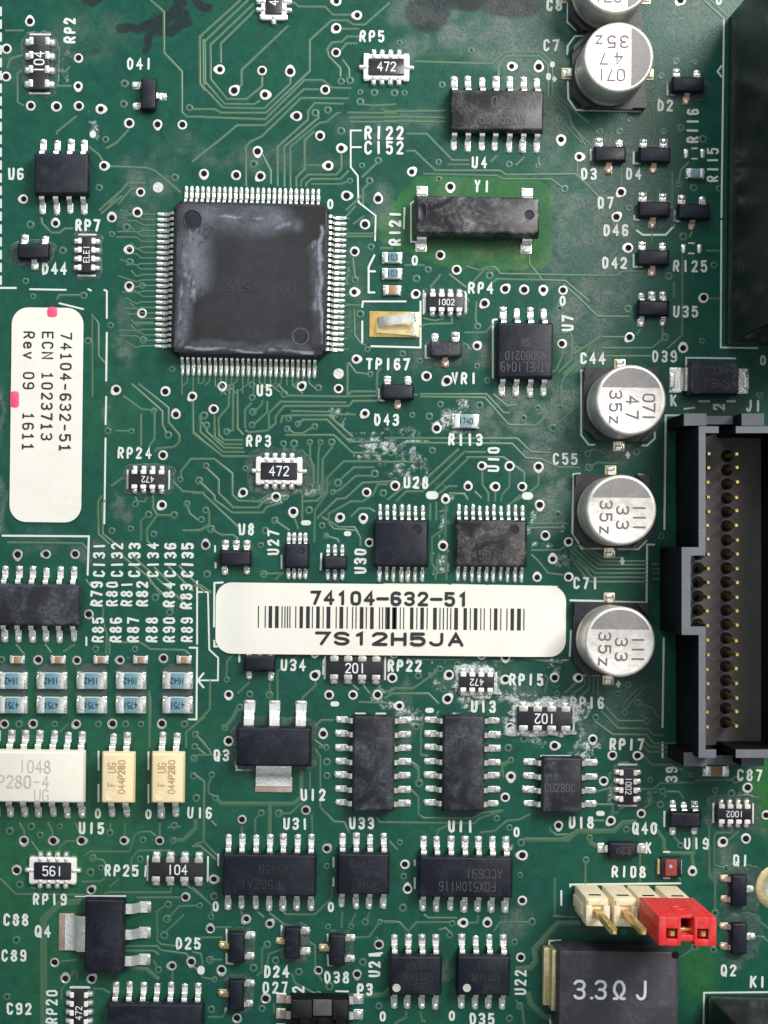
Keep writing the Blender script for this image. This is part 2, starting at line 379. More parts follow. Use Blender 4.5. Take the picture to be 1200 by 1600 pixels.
def field(X, Y, blobs):
    f = np.zeros_like(X)
    for cx, cy, rx, ry, s in blobs:
        d = np.sqrt(((X - cx) / rx) ** 2 + ((Y - cy) / ry) ** 2)
        f = np.maximum(f, s * (1 - sstep(.35, 1.15, d)))
    return f
def in_poly(X, Y, poly):
    r = np.zeros(X.shape, bool); n = len(poly)
    for i in range(n):
        x1, y1 = poly[i]; x2, y2 = poly[(i + 1) % n]
        c = ((y1 > Y) != (y2 > Y)) & (X < (x2 - x1) * (Y - y1) / (y2 - y1 + 1e-9) + x1); r ^= c
    return r
def build_board():
    xs = np.concatenate([np.linspace(-500, -40, 8)[:-1], np.arange(-40, 1241, 3.2), np.linspace(1240, 1700, 8)[1:]])
    ys = np.concatenate([np.linspace(-500, -40, 8)[:-1], np.arange(-40, 1641, 3.2), np.linspace(1640, 2100, 8)[1:]])
    X, Y = np.meshgrid(xs, ys); nx, ny = len(xs), len(ys)
    n1 = fbm(X, Y, 70, 1, 5); n2 = fbm(X, Y, 22, 20, 4); n3 = fbm(X, Y, 9, 40, 3)
    wx = X + (n1 - .5) * 60 + (n2 - .5) * 26; wy = Y + (fbm(X, Y, 70, 60, 4) - .5) * 60 + (fbm(X, Y, 20, 80, 3) - .5) * 24
    haze = field(wx, wy, [(770, 60, 110, 70, 1.0), (830, 110, 70, 60, .8), (860, 200, 40, 90, .7), (960, 260, 70, 90, .6), (930, 380, 80, 150, .95), (900, 480, 60, 90, .9),
        (1010, 300, 60, 60, .45), (860, 700, 70, 90, 1.0), (880, 640, 40, 70, .9), (800, 650, 60, 50, .7), (860, 790, 35, 60, .8), (960, 715, 60, 20, .7),
        (1070, 20, 70, 90, .6), (1010, 130, 40, 60, .5), (660, 20, 60, 40, .5), (230, 290, 60, 45, .55), (120, 60, 60, 50, .3), (155, 40, 60, 40, .25), (280, 230, 60, 30, .5), (195, 530, 22, 70, .7),
        (175, 790, 14, 22, .8), (193, 805, 12, 16, .6), (180, 640, 12, 25, .6), (165, 860, 50, 22, .6), (60, 850, 60, 18, .6), (330, 245, 40, 20, .3),
        (610, 190, 120, 30, .4), (215, 330, 40, 60, .5), (590, 330, 40, 60, .45), (560, 470, 30, 90, .35), (420, 250, 140, 30, .35), (640, 560, 60, 40, .35), (700, 330, 60, 90, .2), (650, 80, 40, 30, .6), (940, 560, 50, 40, .6), (980, 1100, 60, 60, .45), (930, 1150, 60, 30, .4),
        (800, 1090, 60, 50, .4), (1140, 1350, 30, 45, .8), (1180, 1300, 18, 10, .9), (1150, 1420, 22, 25, .9), (1160, 1500, 18, 20, .7), (810, 1440, 25, 45, .6), (705, 1525, 12, 24, .9),
        (20, 100, 20, 50, .2), (740, 560, 20, 30, .5), (700, 560, 50, 18, .5), (400, 870, 12, 20, .7), (630, 1120, 14, 60, .6), (500, 760, 40, 30, .3), (740, 1060, 60, 30, .5),
        (2, 790, 10, 60, 1), (5, 650, 8, 60, .9)])
    haze = haze * (.35 + .9 * sstep(.35, .65, n2))
    olive = field(wx, wy, [(850, 210, 30, 60, .5), (870, 60, 30, 70, .8), (800, 400, 70, 25, .55), (860, 340, 15, 60, .6), (770, 395, 40, 20, .5), (830, 640, 50, 40, .8), (790, 660, 40, 40, .7), (870, 740, 25, 70, .7),
        (960, 340, 50, 30, .5), (1080, 50, 20, 60, .4), (760, 560, 16, 25, .6), (910, 340, 20, 30, .6)]) * sstep(.42, .68, n2)
    crust = field(wx, wy, [(585, 688, 50, 5, .9), (600, 697, 30, 7, .9), (570, 677, 40, 4, .6), (590, 715, 30, 12, .5), (640, 725, 55, 40, .45), (610, 700, 60, 40, .35), (690, 800, 12, 60, .45), (690, 880, 14, 30, .6),
        (830, 820, 10, 40, .5), (845, 860, 8, 14, .6), (870, 880, 12, 14, .4), (430, 768, 60, 14, .5), (480, 772, 30, 14, .5), (475, 735, 14, 24, .35), (728, 660, 34, 28, .75), (705, 675, 18, 10, .6),
        (745, 1066, 48, 32, .7), (745, 1095, 40, 14, .65), (790, 1095, 18, 30, .8), (640, 1110, 18, 20, .8), (605, 1100, 30, 12, .7), (700, 1115, 35, 10, .65), (850, 1097, 65, 10, .65), (800, 1130, 14, 28, .55),
        (900, 1120, 14, 40, .6), (840, 1150, 40, 8, .5), (900, 1165, 24, 22, .75), (925, 1180, 12, 14, .6), (840, 1030, 50, 6, .7), (855, 1050, 12, 30, .5), (830, 1170, 24, 12, .4),
        (780, 1310, 36, 6, .5), (100, 105, 10, 60, .25), (75, 60, 20, 20, .25), (145, 200, 10, 25, .5), (855, 1095, 70, 50, .15), (690, 1050, 14, 30, .5), (540, 640, 16, 10, .5), (520, 545, 10, 14, .5),
        (200, 1030, 20, 10, .2), (1030, 1240, 30, 40, .2), (960, 1240, 20, 40, .5), (760, 1180, 20, 60, .15)])
    thin = field(X + (n2 - .5) * 10, Y + (n2 - .5) * 3, [(597, 686.5, 48, 3.4, 1), (602, 697, 30, 3, .9), (572, 677, 44, 2.2, .7), (645, 690, 34, 2.4, .6), (603, 709, 26, 2.4, .6), (667, 735, 3, 26, .5), (880, 835, 3, 24, .6), (868, 1032, 30, 2.4, .7), (915, 1165, 22, 3, .7)])
    crust = np.maximum(crust, thin * 1.2) * (0.25 + 1.1 * sstep(.38, .66, n3))
    ix = X + (n1 - .5) * 18 + (n2 - .5) * 16; iy = Y + (n2 - .5) * 14
    ink = field(ix, iy, [(212, 45, 28, 9, .95), (250, 32, 20, 14, .95), (272, 22, 22, 16, .95), (275, 4, 9, 26, .9), (228, 68, 10, 16, .9), (238, 46, 32, 12, .95), (286, 28, 10, 14, .9), (300, 5, 16, 8, .8), (140, 1, 12, 6, .8), (318, 4, 10, 8, .8),
        (670, 20, 40, 34, .85), (800, 10, 60, 22, .6), (720, 5, 60, 14, .6)])
    sk = np.full(X.shape, 99.0)
    for pl_, wd in (([(186, 46), (214, 41), (244, 38), (232, 58), (226, 78)], 5.5), ([(240, 42), (262, 22), (284, 2)], 5), ([(246, 48), (268, 52), (292, 36), (286, 20), (262, 26), (250, 40)], 6), ([(272, -4), (278, 28), (270, 44)], 5), ([(300, -4), (312, 8), (326, 10)], 6), ([(132, -4), (146, 4), (152, -2)], 6)):
        for (x1, y1_), (x2, y2_) in zip(pl_, pl_[1:]):
            dx, dy = x2 - x1, y2_ - y1_; u_ = np.clip(((ix - x1) * dx + (iy - y1_) * dy) / (dx * dx + dy * dy), 0, 1)
            sk = np.minimum(sk, np.hypot(ix - x1 - u_ * dx, iy - y1_ - u_ * dy) - wd)
    ink = np.maximum(np.where(X < 400, ink * .25, ink), .95 * (1 - sstep(-3, 2.5, sk)))
    ink = ink * (.8 + .4 * sstep(.3, .6, n2))
    tone = (n1 - .5) * .5
    y1 = in_poly(X + (n2 - .5) * 10, Y + (n3 - .5) * 8, [(590, 345), (652, 275), (838, 275), (864, 300), (864, 405), (850, 420), (770, 425), (745, 415), (720, 425), (590, 375)])
    tone = np.where(y1, .80 + (n2 - .5) * .5, tone)
    tone += field(X, Y, [(1195, 1230, 40, 90, .9), (1090, 1520, 40, 70, .6), (60, 1330, 260, 320, .35), (140, 640, 90, 200, .15)])  # first two: copper pour with the light pools on it painted in
    dark = field(X + (n1 - .5) * 30, Y, [(560, 700, 330, 160, .55), (640, 240, 60, 50, .4), (140, 820, 60, 120, .25), (30, 1200, 200, 100, .2)])
    tone = tone - dark * .6
    nv = nx * ny
    co = np.zeros((nv, 3), np.float32); co[:, 0] = (X.ravel() - 600) / 100; co[:, 1] = (800 - Y.ravel()) / 100
    idx = np.arange(nv).reshape(ny, nx)
    q = np.stack([idx[1:, :-1], idx[1:, 1:], idx[:-1, 1:], idx[:-1, :-1]], -1).reshape(-1, 4)
    # underside and edges
    border = np.concatenate([idx[0, :], idx[1:, -1], idx[-1, -2::-1], idx[-2:0:-1, 0]])
    lowv = co[border].copy(); lowv[:, 2] = -.27
    nb = len(border); lo = nv + np.arange(nb); j = (np.arange(nb) + 1) % nb
    side = np.stack([border, border[j], lo[j], lo], -1)
    allco = np.concatenate([co, lowv])
    faces = q.tolist() + side.tolist() + [lo[::-1].tolist()]
    me = bpy.data.meshes.new('board'); me.from_pydata(allco.tolist(), [], faces)
    at = me.color_attributes.new('stain', 'FLOAT_COLOR', 'POINT')
    dat = np.zeros((len(allco), 4), np.float32)
    dat[:nv, 0] = np.clip(haze, 0, 1).ravel(); dat[:nv, 1] = np.clip(crust, 0, 1).ravel(); dat[:nv, 2] = np.clip(ink, 0, 1).ravel(); dat[:, 3] = 1
    at.data.foreach_set('color', dat.ravel())
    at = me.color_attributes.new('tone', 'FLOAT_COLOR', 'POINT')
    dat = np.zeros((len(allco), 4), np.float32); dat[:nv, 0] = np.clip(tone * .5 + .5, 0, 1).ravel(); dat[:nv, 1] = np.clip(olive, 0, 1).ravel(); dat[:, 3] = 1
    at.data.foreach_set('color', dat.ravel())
    me.materials.append(M['mask']); me.update()
    return me
def mask_material():
    m = mat('green_solder_mask', (0.02, 0.12, 0.075), 0.3, spec=0.26)
    a = nd(m, 'ShaderNodeVertexColor'); a.layer_name = 'stain'; s = nd(m, 'ShaderNodeSeparateColor'); ln(m, a, 0, s, 0)
    b = nd(m, 'ShaderNodeVertexColor'); b.layer_name = 'tone'; t = nd(m, 'ShaderNodeSeparateColor'); ln(m, b, 0, t, 0)
    tc = nd(m, 'ShaderNodeTexCoord')
    def nz(scale, det=4, rg=.6, dist=0):
        n = noise(m, None, scale, det, rg, dist); ln(m, tc, 'Object', n, 'Vector'); return n
    fine = nz(28, 3); mid = nz(4.5, 5, .65, .8); crumb = nz(17, 4, .72, 1.2); scr = nz(9, 6, .75, 2.5)
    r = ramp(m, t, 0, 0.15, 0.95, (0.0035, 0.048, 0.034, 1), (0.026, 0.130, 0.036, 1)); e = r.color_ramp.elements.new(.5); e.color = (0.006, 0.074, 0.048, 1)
    mod = ramp(m, mid, 'Fac', .3, .7, (.70, .70, .70, 1), (1.12, 1.12, 1.12, 1))
    mu = nd(m, 'ShaderNodeMix', data_type='RGBA', blend_type='MULTIPLY'); mu.inputs[0].default_value = 1
    ln(m, r, 0, mu, 6); ln(m, mod, 0, mu, 7)
    # olive flux film, grey haze, marker ink, white crust
    x = mix(m, (mu, 2), (0.20, 0.21, 0.12), (mth(m, 'MULTIPLY', (t, 1), (ramp(m, crumb, 'Fac', .35, .65), 0)), 0))
    hz = mth(m, 'MULTIPLY', (s, 0), (ramp(m, scr, 'Fac', .32, .56), 0)); hz = mth(m, 'MULTIPLY', (hz, 0), .95)
    x = mix(m, (x, 2), (0.125, 0.158, 0.138), (hz, 0))
    dk = mth(m, 'MULTIPLY', (s, 0), (ramp(m, nz(13, 5, .7, 3.0), 'Fac', .52, .66), 0)); dk = mth(m, 'MULTIPLY', (dk, 0), .75)
    x = mix(m, (x, 2), (0.010, 0.030, 0.024), (dk, 0))
    ik = mth(m, 'MULTIPLY', (s, 2), (ramp(m, mid, 'Fac', .25, .5, (.7,) * 3 + (1,)), 0))
    ik = ramp(m, ik, 0, .10, .38); ik = mth(m, 'MULTIPLY', (ik, 0), .78)
    x = mix(m, (x, 2), (0.013, 0.012, 0.018), (ik, 0))
    cr = mth(m, 'MULTIPLY', (s, 1), (ramp(m, crumb, 'Fac', .36, .62), 0)); cr = ramp(m, cr, 0, .11, .55)
    cr2 = mth(m, 'MULTIPLY', (cr, 0), .74)
    x = mix(m, (x, 2), (0.62, 0.67, 0.63), (cr2, 0))
    ln(m, x, 2, P(m), 'Base Color')
    ro = mth(m, 'ADD', (mth(m, 'MULTIPLY', (cr, 0), .35), 0), (ramp(m, scr, 'Fac', .3, .7, (.20,) * 3 + (1,), (.38,) * 3 + (1,)), 0)); ln(m, ro, 0, P(m), 'Roughness')
    h = mth(m, 'ADD', (mth(m, 'MULTIPLY', (cr, 0), 1.6), 0), (mth(m, 'MULTIPLY', (fine, 'Fac'), .35), 0))
    h = mth(m, 'ADD', (h, 0), (mth(m, 'MULTIPLY', (hz, 0), .6), 0))
    bump(m, h, 0, .5, .014)
    return m
M['mask'] = mask_material()
part('board', build_board(), board)

# vias: tile origin, then points as read on that tile enlarged 3.75 times
VIAS = {
 (0,0): [(175,128),(38,287),(36,450),(460,343),(458,505),(180,621),(329,625),(460,622),(590,640),(757,723),(923,728),(1068,732),(610,973),(137,1167),(823,1127),(1195,1020)],
 (300,0): [(846,8),(968,90),(845,166),(843,309),(163,408),(245,533),(410,415),(575,422),(427,556),(780,527),(615,681),(750,795),(873,870),(384,886),(72,1020),(258,1027),(402,1032),(799,972),(903,1148),(1090,1168)],
 (600,0): [(747,390),(906,395),(1037,818),(1143,920),(162,1008),(388,1097)], (880,0): [(92,920),(340,1125),(688,0)],
 (0,300): [(325,183),(655,150),(805,120),(757,338),(757,553),(831,712),(680,1160),(970,1168)],
 (300,300): [(1013,190),(953,348),(950,587),(962,980),(177,1138),(640,1140),(858,1153)],
 (600,300): [(330,370),(425,457),(186,598),(708,570),(820,573),(933,573),(1048,577),(590,652),(545,902),(1044,890),(247,1080),(370,1105)],
 (880,300): [(310,148),(380,328),(822,622),(390,850),(703,914)],
 (0,600): [(1030,178),(1128,72),(955,418),(948,710),(103,998),(272,998),(440,998),(1205,945)],
 (300,600): [(125,148),(300,635),(492,662),(593,750),(868,782),(1003,785),(1023,635),(1040,930),(90,945),(1013,173),(1190,595)],
 (600,600): [(308,262),(573,480),(735,482),(905,487),(492,600),(652,602),(811,602),(66,598),(360,677),(912,707),(345,947),(945,890),(1080,926),(988,1027),(897,1132),(1083,1130)],
 (0,820): [(520,525),(222,793),(450,795),(703,793),(957,783),(25,1168),(192,1168),(447,1168),(657,1168),(948,1168)],
 (300,900): [(718,585),(215,697),(803,697),(943,697),(1087,697),(215,968),(768,928),(720,450)],
 (600,900): [(48,597),(380,580),(710,607),(1000,593),(1140,597),(997,995),(743,1175),(90,762),(370,722),(740,890),(57,455),(573,462),(712,475)],
 (880,900): [(173,955),(287,1052),(433,1053)],
 (0,1080): [(140,877),(309,877),(475,877),(727,876),(935,876),(97,1047),(533,1167)],
 (0,1280): [(1088,455),(320,840),(383,933),(536,937),(1120,833),(1007,860)],
 (300,1080): [(293,752),(667,697),(790,922),(128,1102)],
 (300,1280): [(318,585),(455,613),(107,642),(173,885),(740,887),(967,907),(1095,735),(433,1050),(263,1168)],
 (600,1080): [(710,622),(1022,785),(812,962),(124,1015),(138,1160)], (600,1280): [(810,477),(465,607),(605,607),(800,810)],
 (880,1080): [(237,527),(457,717),(280,758),(1078,567),(935,883),(1070,862),(757,1057),(1190,725)],
}
TENTED = {
 (0,0): [(730,490),(724,610),(1110,632),(618,818),(1025,1040),(580,1100)],
 (300,0): [(722,662),(795,645),(873,477),(925,472),(985,540),(1068,543),(985,597),(1185,545),(873,768),(1090,942),(995,970),(925,1060),(1040,1060),(360,962)],
 (600,0): [(510,295),(340,497),(90,250),(64,545),(120,545),(1025,700),(320,950),(320,1050),(733,963),(902,970),(1057,1107)],
 (880,0): [(662,360),(775,365),(213,770),(330,770),(590,772),(690,750),(820,815),(680,1080),(765,1100),(915,1105),(12,1108),(575,445),(390,700)],
 (0,300): [(178,192),(655,247),(742,207),(150,522),(193,612),(490,607),(648,782),(515,873),(832,550),(760,410),(368,343),(838,868),(1008,1038)],
 (300,300): [(1048,322),(955,515),(985,715),(1027,922),(1043,1068),(740,1148),(540,1185),(350,1130)],
 (600,300): [(258,455),(190,508),(618,490),(548,787),(108,948),(208,990),(1028,683),(605,1105),(545,1020)],
 (880,300): [(388,95),(705,262),(620,493),(885,428),(380,685),(597,852),(815,872)],
 (0,600): [(770,278),(985,300),(900,158),(792,705),(870,765),(1020,768),(900,880),(765,848),(655,860),(1095,703),(1165,567),(632,275),(1055,560)],
 (300,600): [(70,185),(83,243),(352,80),(355,165),(352,240),(203,280),(565,205),(620,235),(557,265),(718,250),(535,350),(597,350),(690,342),(752,342),(818,342),(82,480),(40,568),(313,495),(690,605),(855,580),(825,635),(1070,527),(1120,640),(685,740),(762,830),(785,890),(485,800),(430,860),(403,945),(110,850),(80,740),(55,795),(88,1115),(420,1115),(1165,405)],
 (600,600): [(165,182),(265,190),(330,120),(560,125),(817,200),(900,140),(1033,140),(990,260),(40,405),(283,390),(1018,765),(5,645)],
 (880,600): [(235,390),(430,398),(145,410),(150,490),(1152,65),(575,893)],
 (0,820): [(8,790),(560,728),(790,728),(910,427),(993,513),(575,1168),(825,1168),(735,1168),(110,1168),(320,1168),(1080,1168)],
 (300,900): [(203,608),(338,693),(453,697),(280,770),(193,890),(785,1005),(790,1090),(790,1170),(20,930),(115,1165)],
 (600,900): [(328,545),(200,585),(345,665),(190,885),(728,1008),(743,1080),(1015,690),(820,955),(430,520)],
 (880,900): [(380,637),(320,690),(360,800),(440,743),(190,830),(490,850)],
 (0,1080): [(1140,258),(1140,325),(1135,395),(1133,497),(1150,627),(182,793),(350,793),(57,820),(235,843),(643,830),(838,873),(1015,875),(543,980),(530,1062),(590,1035),(820,985),(115,1133),(1020,790)],
 (0,1280): [(95,708),(985,500),(1170,507),(978,585),(962,680),(928,883),(40,1040)],
 (300,1080): [(405,715),(508,717),(138,628),(115,490),(790,1025)],
 (300,1280): [(130,453),(45,507),(112,573),(440,735),(490,828),(105,825),(360,872),(130,940),(625,895),(797,630),(932,628),(1015,602),(1100,603),(1000,838),(805,980),(740,1030),(1095,1095),(410,1110),(112,1115)],
 (600,1080): [(92,887),(115,1085),(205,540),(660,745),(735,800),(803,888),(797,1077),(1183,990)],
 (600,1280): [(110,520),(400,612),(385,680),(867,602),(765,720),(735,1168),(795,1095)],
 (880,1080): [(510,520),(583,587),(570,665),(748,490),(890,580),(985,600),(1010,520),(855,770),(688,905),(370,810),(155,860),(130,990),(957,1040)],
 (880,1280): [(890,550),(770,750),(355,660),(880,765)],
}
def flat(dct):
    out = []
    for (ox, oy), l in dct.items():
        for zx, zy in l:
            p = (ox + zx / 3.75, oy + zy / 3.75)
            if all(math.dist(p, q) > 4 for q in out): out.append(p)
    return out
VIA_PTS = flat(VIAS); TENT_PTS = flat(TENTED)
def via_mesh(kind, tear, hr=4.6, hx=0.0):
    mb = MB(); k = 'via' if kind == 0 else 'via_grey'; n = 18
    def ring(rad, z, t=0.0):
        out = []
        for i in range(n):
            a = 2 * math.pi * i / n; r = rad
            if t: r = rad + t * max(0, math.cos(a)) ** 6
            out.append((r * math.cos(a) + (hx if rad < 5.7 else 0), r * math.sin(a), z))
        return out
    mb.loft([ring(7.9, .2, tear), ring(7.3, 1.1, tear), ring(hr + .9, 1.3), ring(hr + .35, .9), ring(hr, .45)], k, top=False)
    mb.loft([ring(hr, .45), ring(.3, .4)], 'hole')
    return mb.build('via')
vm = [[via_mesh(a, t, h_, x_) for t, h_, x_ in ((0.0, 4.6, .3), (1.6, 4.3, -.5), (3.2, 4.7, .6), (2.4, 3.9, 0.0), (0.8, 4.6, .8))] for a in (0, 1)]
for i, (px, py) in enumerate(VIA_PTS):
    grey = 1 if (px < 330 and py > 830) or py > 1250 and px < 620 else 0
    o = part('via', vm[grey][random.choice((0, 1, 2, 3, 4))], board, px - 600, 800 - py, 0, random.choice((0, 90, 180, 270, 45, 225)))
    s = random.uniform(.95, 1.08); o.scale = (s, s, 1)
def tent_mesh():
    mb = MB(); n = 12
    mb.lathe([(6.6, .12), (6.0, .5), (4.2, .5), (3.2, .3)], 'tent_ring', n, top=False); mb.lathe([(3.2, .3), (.3, .25)], 'tent_hole', n)
    return mb.build('tented_via')
tm = tent_mesh()
for px, py in TENT_PTS:
    o = part('tented_via', tm, board, px - 600, 800 - py); s = random.uniform(.75, 1.05); o.scale = (s, s, 1)
